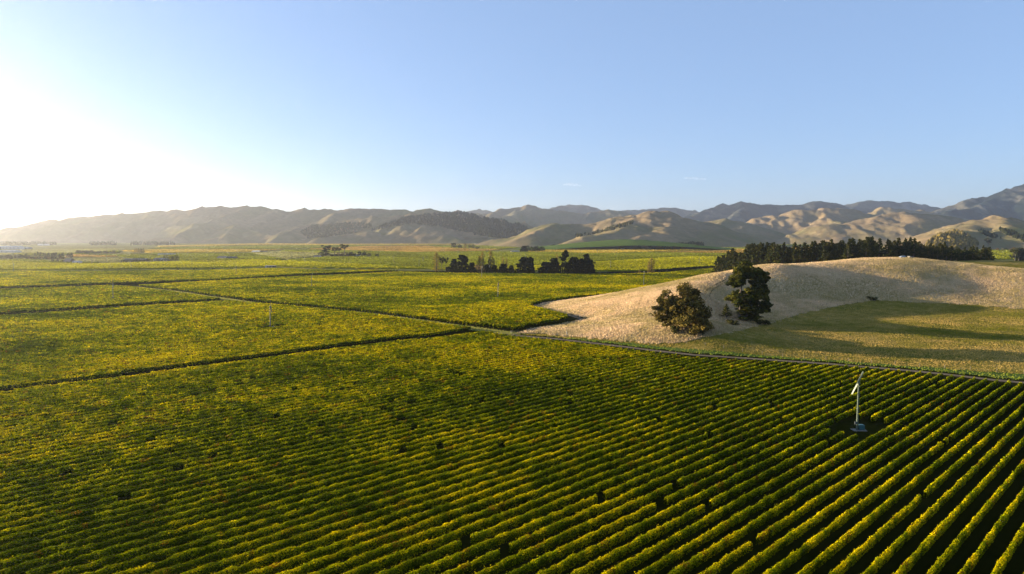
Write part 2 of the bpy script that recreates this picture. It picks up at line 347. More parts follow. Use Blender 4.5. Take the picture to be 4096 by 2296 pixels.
gaps = [(G([(970, 1206), (1363, 1177), (1534, 1168), (1640, 1162), (1747, 1151), (1960, 1151)]), 2.2), (G(R2), 5.0), (G(gravel), 3.2), (G([(2380, 1101), (2560, 1112), (2780, 1126)]), 3.0)]
YEL = np.array([.92, .73, .004]); YGR = np.array([.365, .405, .003]); GRN = np.array([.11, .155, .004]); ORA = np.array([.42, .19, .012]); BRN = np.array([.16, .09, .02])
PATCH = [(G([(-100, 1592), (350, 1535), (900, 1462)]), 7.0, .38), (G([(380, 1462), (560, 1448), (740, 1432)]), 5.0, .28), (G([(300, 1480), (700, 1490), (1300, 1400)]), 9.0, .10), (G([(1300, 1420), (1700, 1400), (2400, 1440)]), 11.0, .22), (G([(900, 1330), (1500, 1345), (1850, 1318)]), 14.0, .12),
         (G([(1700, 1242), (2150, 1215), (2500, 1160)]), 9.0, .2), (G([(1500, 1140), (2100, 1165), (2600, 1150)]), 10.0, .2), (G([(3100, 1640), (3300, 1800), (3500, 2100)]), 14.0, .10), (G([(2700, 1560), (3100, 1530)]), 9.0, .12)]
def yellow_lit_patch(x, y):                             # yellower strips of vines; sunlit swaths are painted in as yellow too
    t = 0
    for ln, wd, am in PATCH:
        t = t + am * np.exp(-(dist_line(x, y, ln) / wd) ** 2) * (.4 + 1.2 * noise(x / 4, y / 4, 88))
    return t
def leaf_color(x, y, n, warm=0.0):
    big = fbm(x / 60 + 3, y / 45, 41, 3); mid = fbm(x / 6, y / 6, 42, 3)
    fine = noise(x / 1.3, y / 1.3, 45)
    t = np.clip((big - .5) * 1.3 + (mid - .5) * 1.0 + (fine - .5) * .7 + .46 + warm + yellow_lit_patch(x, y) + rng.normal(0, .17, n), 0, 1)[:, None]
    c = np.where(t < .5, GRN + (YGR - GRN) * t * 2, YGR + (YEL - YGR) * (t - .5) * 2)
    o = (fbm(x / 3.1, y / 3.1, 43, 2) > .76) & (rng.random(n) < .35); c[o] = ORA
    b = rng.random(n) < .04; c[b] = BRN
    return c * rng.uniform(.6, 1.3, n)[:, None]
def row_samples(poly, dirv, spacing, exclude=True):
    P = np.array(poly); nrm = np.array([-dirv[1], dirv[0]]); s0, s1 = (P @ dirv).min(), (P @ dirv).max(); p0, p1 = (P @ nrm).min(), (P @ nrm).max()
    s = np.arange(s0, s1, 1.0)
    for k in range(int(math.ceil(p0 / spacing)), int(p1 / spacing) + 1):
        p = k * spacing; x = s * dirv[0] + p * nrm[0]; y = s * dirv[1] + p * nrm[1]
        m = (y > 58) & (np.abs(x) < y * .86 + 25)
        if not m.any(): continue
        m[m] = inpoly(x[m], y[m], poly)
        for c, r in zip(fan_xy, (6.5, 4.5, 4.5, 4.5, 4, 4, 3, 3)): m &= (np.abs((x - c[0]) * dirv[0] + (y - c[1]) * dirv[1]) > r * 1.35) | (np.abs((x - c[0]) * nrm[0] + (y - c[1]) * nrm[1]) > r * .62)
        for ln, wd in gaps:
            if m.any(): m[m] = dist_line(x[m], y[m], ln) > wd
        miss = hgrid(np.floor(s / 2.2), np.full(len(s), k), 99) < .012      # dead vines leave short gaps
        m &= ~miss
        if m.sum() > 3: yield k, s[m], x[m], y[m]
def row_geo(k, s, x, y, dirv, cov=1.35, warm=0.0, core=True):
    nrm = np.array([-dirv[1], dirv[0]]); d = np.hypot(x, y)
    sz = np.clip(.0013 * d, .12, .7); cnt = cov * 2.9 / sz ** 2; n = rng.poisson(cnt)
    S = np.repeat(s, n) + rng.uniform(0, 1, n.sum()); D = np.repeat(d, n); Z = np.repeat(sz, n); N = len(S); kk = np.full(N, k * 3.7)
    top = 1.82 + .34 * (noise(S / .8, kk, 51) - .5) + .22 * (noise(S / 3.3, kk, 52) - .5)
    wid = .26 + .13 * (noise(S / 1.1, kk, 53) - .5) + .10 * (noise(S / 3.3, kk + 9, 54) - .5)
    a = rng.random(N); t = rng.uniform(0, 1, N) ** .75                      # where on the outline of the hedge
    onTop = a < .24; side = np.where(rng.random(N) < .5, -1, 1)
    hz = np.where(onTop, top - rng.random(N) * .12, .55 + (top - .6) * t)
    prof = np.sin(np.clip((hz - .25) / (top - .1), 0, 1) * 3.0) ** .5
    off = np.where(onTop, rng.uniform(-1, 1, N) * wid * .8, side * wid * prof * rng.uniform(.7, 1.1, N))
    sp = rng.random(N) < .03; hz[sp] += rng.uniform(.05, .34, sp.sum())       # loose shoots
    X = S * dirv[0] + (k * SPC) * nrm[0] + off * nrm[0]; Y = S * dirv[1] + (k * SPC) * nrm[1] + off * nrm[1]
    g = gz(X, Y); C = np.stack([X, Y, g + hz], -1)
    out = np.stack([nrm[0] * np.sign(off), nrm[1] * np.sign(off), np.where(onTop, 1.6, .35)], -1)
    V, Q = quads(C, Z * rng.uniform(.75, 1.35, N), out + rng.normal(0, .75, (N, 3)))
    vig = .78 + .44 * noise(S / 1.8, kk * 1.7 + 3, 61)              # every vine its own vigour
    c = np.repeat(leaf_color(X, Y, N, warm) * vig[:, None], 4, 0)
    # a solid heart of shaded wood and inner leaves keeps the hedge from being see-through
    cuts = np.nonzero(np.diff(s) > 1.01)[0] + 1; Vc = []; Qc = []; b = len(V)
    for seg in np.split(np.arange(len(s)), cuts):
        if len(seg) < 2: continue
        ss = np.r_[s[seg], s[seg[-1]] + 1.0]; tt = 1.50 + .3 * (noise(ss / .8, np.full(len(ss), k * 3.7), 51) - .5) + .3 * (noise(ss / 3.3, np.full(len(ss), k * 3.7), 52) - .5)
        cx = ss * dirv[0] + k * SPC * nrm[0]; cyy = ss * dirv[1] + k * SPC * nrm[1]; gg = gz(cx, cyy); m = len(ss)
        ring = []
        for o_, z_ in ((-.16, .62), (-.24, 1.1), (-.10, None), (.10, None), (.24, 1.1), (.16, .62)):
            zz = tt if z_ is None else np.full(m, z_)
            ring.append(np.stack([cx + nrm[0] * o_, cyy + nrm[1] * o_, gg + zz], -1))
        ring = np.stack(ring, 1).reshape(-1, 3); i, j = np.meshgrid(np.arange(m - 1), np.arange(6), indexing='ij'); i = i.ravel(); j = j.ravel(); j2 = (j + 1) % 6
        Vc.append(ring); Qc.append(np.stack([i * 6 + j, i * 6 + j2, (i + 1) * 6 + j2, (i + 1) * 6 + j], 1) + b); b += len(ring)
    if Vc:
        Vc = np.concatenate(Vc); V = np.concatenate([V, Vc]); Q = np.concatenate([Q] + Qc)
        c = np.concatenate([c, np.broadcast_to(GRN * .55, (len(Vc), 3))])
    return V, Q, c
blocks = [('nearest', N_poly, vp_dir(4850), 0.0, 'vine row of the nearest block, in front of the gravel road and paddock', 'vine rows of the nearest block'),
          ('left', L1_poly, vp_dir(4700), .03, 'vine row in the block left of the pale grass track, behind the dark headland gap', 'vine rows left of the grass track'),
          ('middle', M_poly, vp_dir(4700), .03, 'vine row in the block between the pale grass track and the dark tree groups', 'vine rows beyond the grass track'),
          ('farleft', L2_poly, vp_dir(4640), -.02, 'vine row in the left block behind the second dark gap, short of the track corner', 'vine rows behind the second gap'),
          ('beyond', F1_poly, vp_dir(4600), -.10, '', '')]
allrows = []
for bi, (nm, poly, dv, warm, lab, grp) in enumerate(blocks):
    for k, s, x, y in row_samples(poly, dv, SPC):
        vis = (np.abs(x) < y * .76) & (y > 78)
        allrows.append((-(vis / np.hypot(x, y) ** 1.5).sum() - (100 if bi == 0 else 0), bi, k, s, x, y))
allrows.sort(key=lambda r: r[0])
M_postbm = MB().tube([(0, 0, -.3), (0, 0, 1.55)], .07, 6).mesh('post', M_post)
stuffV, stuffQ, stuffC, sn, ind = [], [], [], 0, 0
for rank, (_, bi, k, s, x, y) in enumerate(allrows):
    nm, poly, dv, warm, lab, grp = blocks[bi]
    V, Q, c = row_geo(k, s, x, y, dv, warm=warm)
    if ind < 300 and bi < 4 and _ < 0:
        org = np.array([x[0], y[0], float(gz(x[0], y[0]))])
        o = link('vine_row', mesh_np('vine_row', V - org, Q, [M_leaf], c), loc=org); ind += 1
        tag(o, lab, 'vine row', grp)
        for e, sg in ((0, -1), (-1, 1)):
            if (bi == 0 and e == -1) or (bi == 2 and e == 0):
                ex, ey = x[e] + dv[0] * sg * 1.3, y[e] + dv[1] * sg * 1.3
                if abs(ex) < ey * .8: link('post', M_postbm, o, loc=np.array([ex, ey, float(gz(ex, ey))]) - org)
    else:
        stuffV.append(V); stuffQ.append(Q + sn); stuffC.append(c); sn += len(V)
print('rows', len(allrows), 'individual', ind, 'stuff verts', sn)

# ------------------------------------------------------------------ far fields: raised canopies of vines, each with its own autumn colour
FAR = [  # colour key, polygon in photo pixels on the valley floor, canopy height
 ('pale', [(-900, 1087), (1700, 1086), (2300, 1090), (2900, 1060), (4500, 1040), (4500, 972), (-900, 969)], .25),
 ('bright', [(-900, 1086), (371, 1080), (598, 1077), (769, 1076), (1080, 1069), (900, 1058), (713, 1049), (560, 1053), (400, 1059), (190, 1055), (0, 1044), (-900, 1050)], 1.8),
 ('bright', [(724, 1045), (1000, 1041), (1128, 1045), (1448, 1062), (1715, 1078), (1300, 1074), (1105, 1068)], 1.8),
 ('green', [(1150, 1042), (1452, 1058), (1740, 1079), (2060, 1082), (2140, 1063), (2060, 1067), (1480, 1024), (1300, 1030)], 1.8),
 ('bright', [(1730, 1081), (2060, 1086), (2400, 1084), (2620, 1083), (2850, 1067), (2900, 1060), (2910, 1052), (2810, 1056), (2440, 1046), (2150, 1065)], 1.8),
 ('bright', [(2460, 1045), (2810, 1054), (2980, 1050), (2980, 1028), (2790, 1028), (2600, 1037)], 1.8),
 ('green', [(1490, 1022), (2060, 1065), (2150, 1061), (2370, 1047), (2600, 1035), (2790, 1026), (2990, 1026), (3090, 1016), (2800, 1014), (2620, 1010), (2400, 1015), (2180, 1010), (1900, 1007), (1700, 1010), (1450, 1014)], 1.8),
 ('gold', [(2110, 1008), (2400, 1014), (2620, 1008), (2850, 1000), (2640, 996), (2400, 994), (2160, 996)], 1.7),
 ('brown', [(2630, 1010), (2800, 1013), (2990, 1015), (3090, 1012), (3080, 1004), (2900, 1003)], 1.6),
 ('orange', [(1240, 997), (1450, 1002), (1700, 1009), (1950, 1004), (2010, 999), (1800, 993), (1700, 984), (1480, 985)], 1.6),
 ('green', [(1140, 1000), (1240, 999), (1450, 1004), (1680, 1011), (1440, 1013), (1290, 1012), (1130, 1006)], 1.8),
 ('pale', [(1010, 1010), (1130, 1008), (1290, 1014), (1440, 1016), (1480, 1020), (1290, 1026), (1150, 1038), (1000, 1016)], 1.8),
 ('green', [(610, 1014), (1000, 1014), (1140, 1039), (1000, 1039), (720, 1043), (670, 1031), (640, 1020)], 1.8),
 ('green', [(350, 1024), (600, 1017), (640, 1030), (705, 1042), (640, 1036), (520, 1034), (480, 1026)], 1.8),
 ('gold', [(480, 1004), (640, 999), (1130, 999), (1000, 1008), (610, 1012)], 1.7),
 ('green', [(600, 996), (1240, 995), (1480, 983), (1700, 982), (1800, 980), (1000, 982), (640, 990)], 1.7),
 ('gold', [(640, 988), (1000, 981), (1700, 979), (1900, 978), (1890, 974), (1000, 975), (640, 984)], 1.7),
 ('green', [(1720, 984), (1800, 991), (2010, 997), (2080, 990), (1940, 983), (1850, 981)], 1.7),
 ('green', [(-900, 1046), (0, 1041), (100, 1040), (200, 1046), (310, 1050), (400, 1053), (200, 1052), (0, 1042), (-900, 1049)], 1.7),
 ('pale', [(-900, 1020), (0, 1022), (80, 1012), (300, 1010), (480, 1000), (500, 995), (100, 997), (-900, 998)], .6),
 ('green', [(60, 1016), (300, 1014), (480, 1004), (470, 1012), (300, 1018), (100, 1021)], 1.7),
 ('orange', [(270, 1030), (400, 1029), (470, 1027), (300, 1019), (280, 1022)], 1.6),
 ('pale', [(280, 1044), (300, 1034), (430, 1031), (490, 1034), (480, 1046), (360, 1046)], .4),
 ('green', [(2080, 1002), (2180, 1006), (2150, 997), (2100, 996)], 1.7),
 ('green', [(2640, 993), (2850, 997), (3080, 1002), (3080, 990), (2850, 984), (2700, 990)], 1.8),
 ('orange', [(2900, 999), (3060, 1002), (3075, 996), (2920, 995)], 1.6),
 ('orange', [(3100, 1000), (3500, 1003), (3500, 992), (3250, 990), (3110, 993)], 1.6),
 ('green', [(3000, 980), (3500, 985), (3700, 990), (4300, 996), (4300, 984), (3500, 972), (3100, 973)], 1.8),
 ('green', [(3690, 1036), (3900, 1038), (4400, 1040), (4400, 1004), (3950, 1000), (3700, 1012)], 1.8),
]
FC = {'bright': (.42, .40, .010), 'green': (.26, .28, .018), 'gold': (.60, .43, .06), 'brown': (.38, .25, .05), 'orange': (.52, .33, .075), 'pale': (.42, .40, .14)}
for ci, (key, pp, ht) in enumerate(FAR):
    P = np.array(G(pp)); d0 = np.hypot(*P.mean(0)); cell = np.clip(.0050 * d0, 4, 16) if ht > .3 else 26.0
    xs = np.arange(P[:, 0].min() - cell, P[:, 0].max() + cell, cell); ys = np.arange(P[:, 1].min() - cell, P[:, 1].max() + cell, cell)
    if len(xs) * len(ys) > 400000: 
        f = math.sqrt(len(xs) * len(ys) / 400000); cell *= f; xs = np.arange(xs[0], xs[-1], cell); ys = np.arange(ys[0], ys[-1], cell)
    X, Y = np.meshgrid(xs, ys); k = inpoly(X + cell / 2, Y + cell / 2, P) & (np.abs(X) < Y * .9)
    X = X + rng.uniform(-.3, .3, X.shape) * cell; Y = Y + rng.uniform(-.3, .3, X.shape) * cell
    gg = gz(X, Y); n = len(xs); rough = min(.75, .18 * cell) if ht > 1 else .05
    T = np.stack([X, Y, gg + ht + rng.normal(0, 1, X.shape) * rough * .5 - .1], -1).reshape(-1, 3); Bm = np.stack([X, Y, gg - .3], -1).reshape(-1, 3)
    idx = (np.arange(len(ys))[:, None] * n + np.arange(n)[None])
    kk = k.copy(); kk[-1, :] = False; kk[:, -1] = False
    a = idx[kk]; nt_ = len(T); Qs = [np.stack([a, a + 1, a + n + 1, a + n], 1)]
    pad = np.pad(kk, 1)
    for (di, dj, c0, c1) in ((-1, 0, 0, 1), (1, 0, n + 1, n), (0, -1, n, 0), (0, 1, 1, n + 1)):
        nb = pad[1 + di:1 + di + kk.shape[0], 1 + dj:1 + dj + kk.shape[1]]; e = idx[kk & ~nb]
        Qs.append(np.stack([e + c0, e + c0 + nt_, e + c1 + nt_, e + c1], 1))
    Q = np.concatenate(Qs); V = np.concatenate([T, Bm]); u, inv = np.unique(Q, return_inverse=True); V = V[u]
    pat = (fbm(V[:, 0] / 90, V[:, 1] / 160, 60 + ci, 3) - .5) * 1.0 + rng.normal(0, .10, len(V))
    if ht <= 1: pat *= .4
    c = np.array(FC[key]) * (1 + np.clip(pat, -.6, .7))[:, None]
    if key in ('bright', 'green'): c[:, 0] *= 1 + np.clip(pat, -.3, .4) * .5
    if ht <= 1:
        tag(link('meadow', mesh_np('meadow', V, inv.reshape(-1, 4), [M_grass], c)), kind='structure')
    else:
        stuffV.append(V); stuffQ.append(inv.reshape(-1, 4) + sn); stuffC.append(c); sn += len(V)
    # upright leafy row ends and shoots all over the block
    m = 60000; x = rng.uniform(P[:, 0].min(), P[:, 0].max(), m); y = 1 / rng.uniform(1 / P[:, 1].max(), 1 / P[:, 1].min(), m); k = inpoly(x, y, P) & (np.abs(x) < y * .85); x, y = x[k], y[k]
    area = .5 * abs(np.dot(P[:, 0], np.roll(P[:, 1], 1)) - np.dot(P[:, 1], np.roll(P[:, 0], 1))); n = int(min(len(x), 90000.0 / d0 ** 2 * area * (1 if ht > .3 else .35)))
    x, y = x[:n], y[:n]; d = np.hypot(x, y); hh = 1.5 if ht > 1 else .5
    V2, Q2 = quads(np.stack([x, y, gz(x, y) + ht + hh * .22], -1), np.maximum(.0020 * d, 1.2), rng.normal(size=(n, 3)) * np.array([1, 1, .25]), 1.0)
    V2 = V2.reshape(-1, 4, 3); c2 = V2.mean(1, keepdims=True); zs = np.minimum(1, hh / (.0020 * d + .4))[:, None]; V2[..., 2] = c2[..., 2] + (V2[..., 2] - c2[..., 2]) * zs; V2 = V2.reshape(-1, 3)
    pat = (fbm(x / 90, y / 160, 60 + ci, 3) - .5) * 1.0 + rng.normal(0, .22, n); cc = np.repeat(np.array(FC[key]) * (1 + np.clip(pat, -.6, .8))[:, None], 4, 0)
    if ht > 1: stuffV.append(V2); stuffQ.append(Q2 + sn); stuffC.append(cc); sn += len(V2)
    else: tag(link('meadow_grass', mesh_np('meadow_grass', V2, Q2, [M_grass], cc)), 'pale meadow grass of the far valley floor', 'grass', kind='stuff')
tag(link('distant_vines', mesh_np('distant_vines', np.concatenate(stuffV), np.concatenate(stuffQ), [M_leaf], np.concatenate(stuffC))),
    'distant vineyard canopy in green, gold and orange autumn blocks across the valley floor', 'vines', kind='stuff')
del stuffV, stuffQ, stuffC

# ------------------------------------------------------------------ hill ranges, built as networks of ridges and spurs
def relief_mat(name, dry, green, dark, gsc=.0016, fsc=.004, famt=.50):
    m, nt, out = new_mat(name); N = nt.nodes.new; L = nt.links.new; geo = N('ShaderNodeNewGeometry')
    def nz(s, d=6):
        n = N('ShaderNodeTexNoise'); n.inputs['Scale'].default_value = s; n.inputs['Detail'].default_value = d; n.inputs['Roughness'].default_value = .62; L(geo.outputs['Position'], n.inputs['Vector']); return n
    def ramp(n, a, b):
        r = N('ShaderNodeMapRange'); r.inputs[1].default_value = a; r.inputs[2].default_value = b; L(n.outputs[0], r.inputs[0]); return r
    def mix(f, a, b):
        a, b = [tuple(q * ALB for q in v) if isinstance(v, tuple) else v for v in (a, b)]
        x = N('ShaderNodeMix'); x.data_type = 'RGBA'; L(f.outputs[0], x.inputs[0])
        for s, v in ((6, a), (7, b)):
            if isinstance(v, tuple): x.inputs[s].default_value = (*v, 1)
            else: L(v.outputs[2], x.inputs[s])
        return x
    c = mix(ramp(nz(gsc), .42, .68), dry, green); c = mix(ramp(nz(.03, 5), .38, .85), c, tuple(v * .55 for v in dry))
    c = mix(ramp(nz(fsc, 7), famt, famt + .06), c, dark)
    b = N('ShaderNodeBsdfPrincipled'); b.inputs['Roughness'].default_value = .95; b.inputs['Specular IOR Level'].default_value = 0.0
    bp = N('ShaderNodeBump'); bp.inputs['Distance'].default_value = 6.0; bp.inputs['Strength'].default_value = .8; L(nz(.02, 6).outputs[0], bp.inputs['Height']); L(bp.outputs[0], b.inputs['Normal'])
    L(c.outputs[2], b.inputs['Base Color']); L(b.outputs[0], out.inputs[0]); return m
DRY = (.34, .26, .155); GREEN = (.16, .18, .06); DARK = (.035, .045, .03)
def resample(P, step):
    P = np.asarray(P, float); d = np.r_[0, np.cumsum(np.hypot(*np.diff(P[:, :2], axis=0).T))]; n = max(2, int(d[-1] / step) + 1); q = np.linspace(0, d[-1], n)
    return np.stack([np.interp(q, d, P[:, k]) for k in range(3)], -1)
def spur(P0, ang, L, rs, segs, subs, k, depth=0, drop=.92):
    pts = [np.array(P0)]; n = 6; a = ang
    for i in range(1, n + 1):
        a += rs.normal(0, .16); t = i / n
        q = pts[-1] + np.array([math.sin(a), -math.cos(a), 0]) * L / n; q[2] = P0[2] * (1 - drop * (t ** (.9 if depth == 0 else 1.0)) * (1 + .10 * math.sin(t * 9 + P0[0]))); pts.append(q)
    for i in range(n):
        segs.append((pts[i], pts[i + 1], k))
        if depth < 1 and subs and i > 0:
            for sg in (-1, 1):
                if rs.random() < .8: spur(pts[i] - np.array([0, 0, 4.0]), a + sg * rs.uniform(.75, 1.25), L * rs.uniform(.22, .36) * (1.1 - i / n * .6), rs, segs, False, k, 1)
def hills(name, sky_px, Yr, mat, seed, step=380, Lf=4.6, k=.48, round_=16, bias=-.35, cell=13, extra=(), back=.75, T=4.5, warp=60, deep=None, subs=True, near=None, spurs=True, ero=70):
    rs = np.random.default_rng(seed); yr = Yr if callable(Yr) else (lambda px: Yr)
    main = np.array([at_depth(a, b, yr(a)) for a, b in sky_px]); segs = []
    for a, b in zip(main[:-1], main[1:]): segs.append((a, b, k))
    if spurs:
        for p in resample(main, step):
            if p[2] < 40: continue
            p = p - np.array([0, 0, 3.0])
            spur(p, bias + rs.normal(0, .28), p[2] * Lf * rs.uniform(.75, 1.25), rs, segs, subs, k)
            spur(p, math.pi + bias + rs.normal(0, .3), p[2] * Lf * back, rs, segs, False, k)
    for ex in extra:
        E = np.array([at_depth(a, b, Y) for a, b, Y in ex]); E = resample(E, 160)
        for a, b in zip(E[:-1], E[1:]): segs.append((a, b, k * .95))
        if subs:
            for p in E[1::2]:
                if p[2] > 30:
                    for sg in (-1, 1): spur(p - np.array([0, 0, 3.0]), bias + sg * rs.uniform(.6, 1.1), p[2] * Lf * .45 * rs.uniform(.7, 1.2), rs, segs, False, k, 1)
    A = np.array([s[0] for s in segs]); B = np.array([s[1] for s in segs]); kk = np.array([s[2] for s in segs])
    x0, x1 = min(A[:, 0].min(), B[:, 0].min()) - 300, max(A[:, 0].max(), B[:, 0].max()) + 300
    y0, y1 = min(A[:, 1].min(), B[:, 1].min()) - 250, main[:, 1].max() + 500
    if near: y0 = max(y0, near)
    xs = np.arange(x0, x1, cell); ys = np.arange(y0, y1, cell * 1.3); X, Y = np.meshgrid(xs, ys)
    wx = X + warp * (fbm(X / 260, Y / 260, seed, 3) - .5) + .2 * warp * (fbm(X / 60, Y / 60, seed + 5, 2) - .5)
    wy = Y + warp * (fbm(X / 260, Y / 260, seed + 1, 3) - .5)
    # keep the crest line itself where it was seen
    acc = np.zeros(X.shape); hm = np.full(X.shape, -60.0)
    for a, b, q in zip(A, B, kk):
        vx, vy = b[0] - a[0], b[1] - a[1]; L2 = vx * vx + vy * vy + 1e-6
        zmax = max(a[2], b[2]); rad = (zmax + 40) / q + 60
        c0, c1 = np.searchsorted(xs, [min(a[0], b[0]) - rad, max(a[0], b[0]) + rad]); r0, r1 = np.searchsorted(ys, [min(a[1], b[1]) - rad, max(a[1], b[1]) + rad])
        if c1 <= c0 or r1 <= r0: continue
        sx = wx[r0:r1, c0:c1] - a[0]; sy = wy[r0:r1, c0:c1] - a[1]
        t = np.clip((sx * vx + sy * vy) / L2, 0, 1); d = np.hypot(sx - t * vx, sy - t * vy)
        h = a[2] + (b[2] - a[2]) * t - q * (np.sqrt(d * d + round_ ** 2) - round_)
        acc[r0:r1, c0:c1] += np.exp(np.clip(h / T, -8, 600)); np.maximum(hm[r0:r1, c0:c1], h, out=hm[r0:r1, c0:c1])
    H = T * np.log(acc + 1e-6); H = np.where(acc > 1e-5, np.minimum(H, hm + 4), -2)
    rg = 1 - np.abs(2 * fbm(wx / 180, wy / 300, seed + 8, 5) - 1); H += (rg - .75) * ero * np.clip(H / 70, 0, 1)
    H += (fbm(X / 55, Y / 55, seed + 3, 4) - .5) * 9 * np.clip(H / 60, 0, 1); H = np.maximum(H, -2.0)
    n = len(xs); kp = (H[:-1, :-1] > -1.9) | (H[1:, 1:] > -1.9)
    idx = (np.arange(len(ys) - 1)[:, None] * n + np.arange(n - 1)[None])[kp]; Q = np.stack([idx, idx + 1, idx + n + 1, idx + n], 1)
    V = np.stack([X, Y, H], -1).reshape(-1, 3); u, inv = np.unique(Q, return_inverse=True)
    o = tag(link(name, mesh_np(name, V[u], inv.reshape(-1, 4), [mat], smooth=True)), kind='structure')
    def height(px_, py_):
        i = np.clip(np.searchsorted(ys, py_) - 1, 0, len(ys) - 2); j = np.clip(np.searchsorted(xs, px_) - 1, 0, n - 2)
        fx = np.clip((px_ - xs[j]) / cell, 0, 1); fy = np.clip((py_ - ys[i]) / (cell * 1.3), 0, 1)
        return (H[i, j] * (1 - fx) + H[i, j + 1] * fx) * (1 - fy) + (H[i + 1, j] * (1 - fx) + H[i + 1, j + 1] * fx) * fy
    return height
M_rA = relief_mat('tan_range', (.30, .225, .135), GREEN, DARK, famt=.66)
M_rC = relief_mat('dry_downs', (.36, .27, .16), GREEN, DARK, gsc=.0022, fsc=.006, famt=.72)
M_rE = relief_mat('far_range', (.17, .155, .125), (.06, .08, .055), (.022, .034, .032), famt=.44)
A_sky = [(-500, 985), (-250, 945), (0, 919), (107, 906), (201, 882), (316, 872), (427, 863), (530, 850), (683, 844), (803, 828), (875, 828), (995, 820), (1046, 831), (1100, 840), (1154, 843), (1222, 835), (1282, 843), (1299, 839), (1367, 842), (1403, 829), (1440, 838), (1534, 840), (1576, 842), (1623, 837), (1666, 843), (1722, 839), (1769, 849), (1850, 870), (1950, 900)]
hA = hills('left_range', A_sky, lambda p: 6300 - .12 * max(p, 0), M_rA, 3, step=300, Lf=4.4, cell=12, k=.52, bias=-.5, ero=42, extra=[[(700, 905, 5750), (900, 908, 5450), (1000, 925, 5200), (1100, 950, 4950)]])
hA2 = hills('wooded_range', [(1180, 915), (1380, 888), (1500, 872), (1600, 865), (1700, 855), (1769, 849), (1837, 849), (1871, 853), (1939, 872), (2033, 889), (2110, 892), (2173, 908), (2280, 940)], 5400, M_rA, 12, step=330, Lf=4.0, cell=12, bias=-.4,
            extra=[[(1400, 945, 4700), (1560, 915, 4800), (1623, 893, 4850), (1700, 915, 4750), (1800, 945, 4600), (1850, 960, 4500)]])
hB = hills('middle_range', [(1750, 900), (1820, 870), (1900, 858), (1960, 850), (1994, 840), (2075, 833), (2109, 823), (2156, 833), (2177, 838), (2260, 848), (2350, 856), (2438, 843), (2540, 858), (2640, 868), (2740, 878), (2850, 895)], 8300, M_rA, 23, step=340, Lf=4.6, cell=15, k=.52, bias=-.55)
hills('distant_range', [(1700, 870), (1867, 849), (1918, 835), (1956, 845), (2060, 848), (2170, 838), (2233, 820), (2314, 820), (2361, 827), (2404, 842), (2480, 845), (2590, 838), (2650, 833), (2700, 833), (2800, 845), (2900, 850), (3000, 860)], 12500, M_rE, 31, step=800, Lf=4.2, cell=36, subs=False, k=.5, warp=90)
hC = hills('round_hill', [(1934, 977), (1985, 963), (2049, 949), (2139, 923), (2216, 900), (2293, 896), (2353, 896), (2412, 891), (2485, 874), (2553, 860), (2605, 847), (2626, 850), (2643, 849), (2681, 863), (2733, 876), (2788, 887), (2840, 904), (2925, 934), (3000, 959), (3080, 980)], 3650, M_rC, 44, step=420, Lf=4.2, k=.36, round_=40, cell=8, warp=40, bias=-.1, T=7, subs=False, ero=36,
           extra=[[(2575, 868, 3550), (2656, 895, 3350), (2664, 912, 3230), (2643, 934, 3080), (2560, 955, 2950), (2515, 966, 2880)], [(2553, 885, 3480), (2464, 930, 3100), (2327, 946, 2900), (2270, 972, 2820)], [(2216, 905, 3500), (2130, 940, 3250)]])
hills('green_hill', [(2600, 955), (2700, 930), (2800, 900), (2860, 885), (2895, 877), (2928, 886), (2993, 904), (3100, 941), (3150, 960)], 4700, M_rC, 51, step=420, Lf=4.6, k=.34, round_=42, cell=12, subs=False, warp=40, ero=38)
hills('fold_hill', [(2850, 925), (2956, 888), (3039, 874), (3118, 860), (3197, 844), (3250, 841), (3318, 837), (3364, 839), (3392, 839), (3434, 851), (3494, 867), (3600, 900), (3700, 935)], 5600, M_rC, 63, step=420, Lf=4.4, k=.40, round_=34, cell=13, warp=50, bias=-.4, ero=62)
hills('peak_hill', [(3380, 880), (3457, 853), (3541, 832), (3592, 826), (3624, 837), (3689, 846), (3750, 860), (3850, 880), (3950, 905)], 6600, M_rC, 71, step=420, Lf=4.3, k=.42, round_=45, cell=15, warp=50, bias=-.4, ero=62)
hills('broad_hill', [(3120, 970), (3179, 955), (3253, 923), (3299, 904), (3364, 900), (3434, 890), (3494, 874), (3545, 862), (3629, 854), (3689, 860), (3782, 872), (3852, 886), (3950, 915), (4050, 945)], 4300, M_rC, 83, step=400, Lf=4.4, k=.36, round_=42, cell=11, warp=45, bias=-.35, subs=False, ero=46)
hD = hills('near_hill', [(3600, 978), (3643, 965), (3689, 951), (3759, 932), (3829, 914), (3884, 900), (3935, 881), (3986, 874), (4028, 879), (4096, 895), (4200, 915), (4350, 950)], 2900, M_rC, 91, step=330, Lf=4.4, k=.34, round_=40, cell=7, warp=35, bias=-.35, T=6, subs=False, ero=36,
           extra=[[(3935, 885, 2850), (3860, 920, 2650), (3760, 950, 2450)], [(4000, 885, 2800), (4060, 930, 2500), (4200, 975, 2250)]])
hills('high_range', [(2700, 880), (2760, 862), (2814, 850), (2891, 818), (2938, 814), (2963, 809), (3044, 821), (3146, 822), (3188, 823), (3253, 808), (3285, 807), (3346, 818), (3420, 840), (3500, 860)], 9500, M_rE, 101, step=520, Lf=4.2, cell=24, bias=-.5)
hills('blue_range', [(3280, 845), (3364, 823), (3476, 804), (3550, 804), (3615, 808), (3671, 813), (3713, 823), (3754, 832), (3850, 850), (3950, 870)], 11500, M_rE, 113, step=700, Lf=4.2, cell=32, subs=False, warp=80)
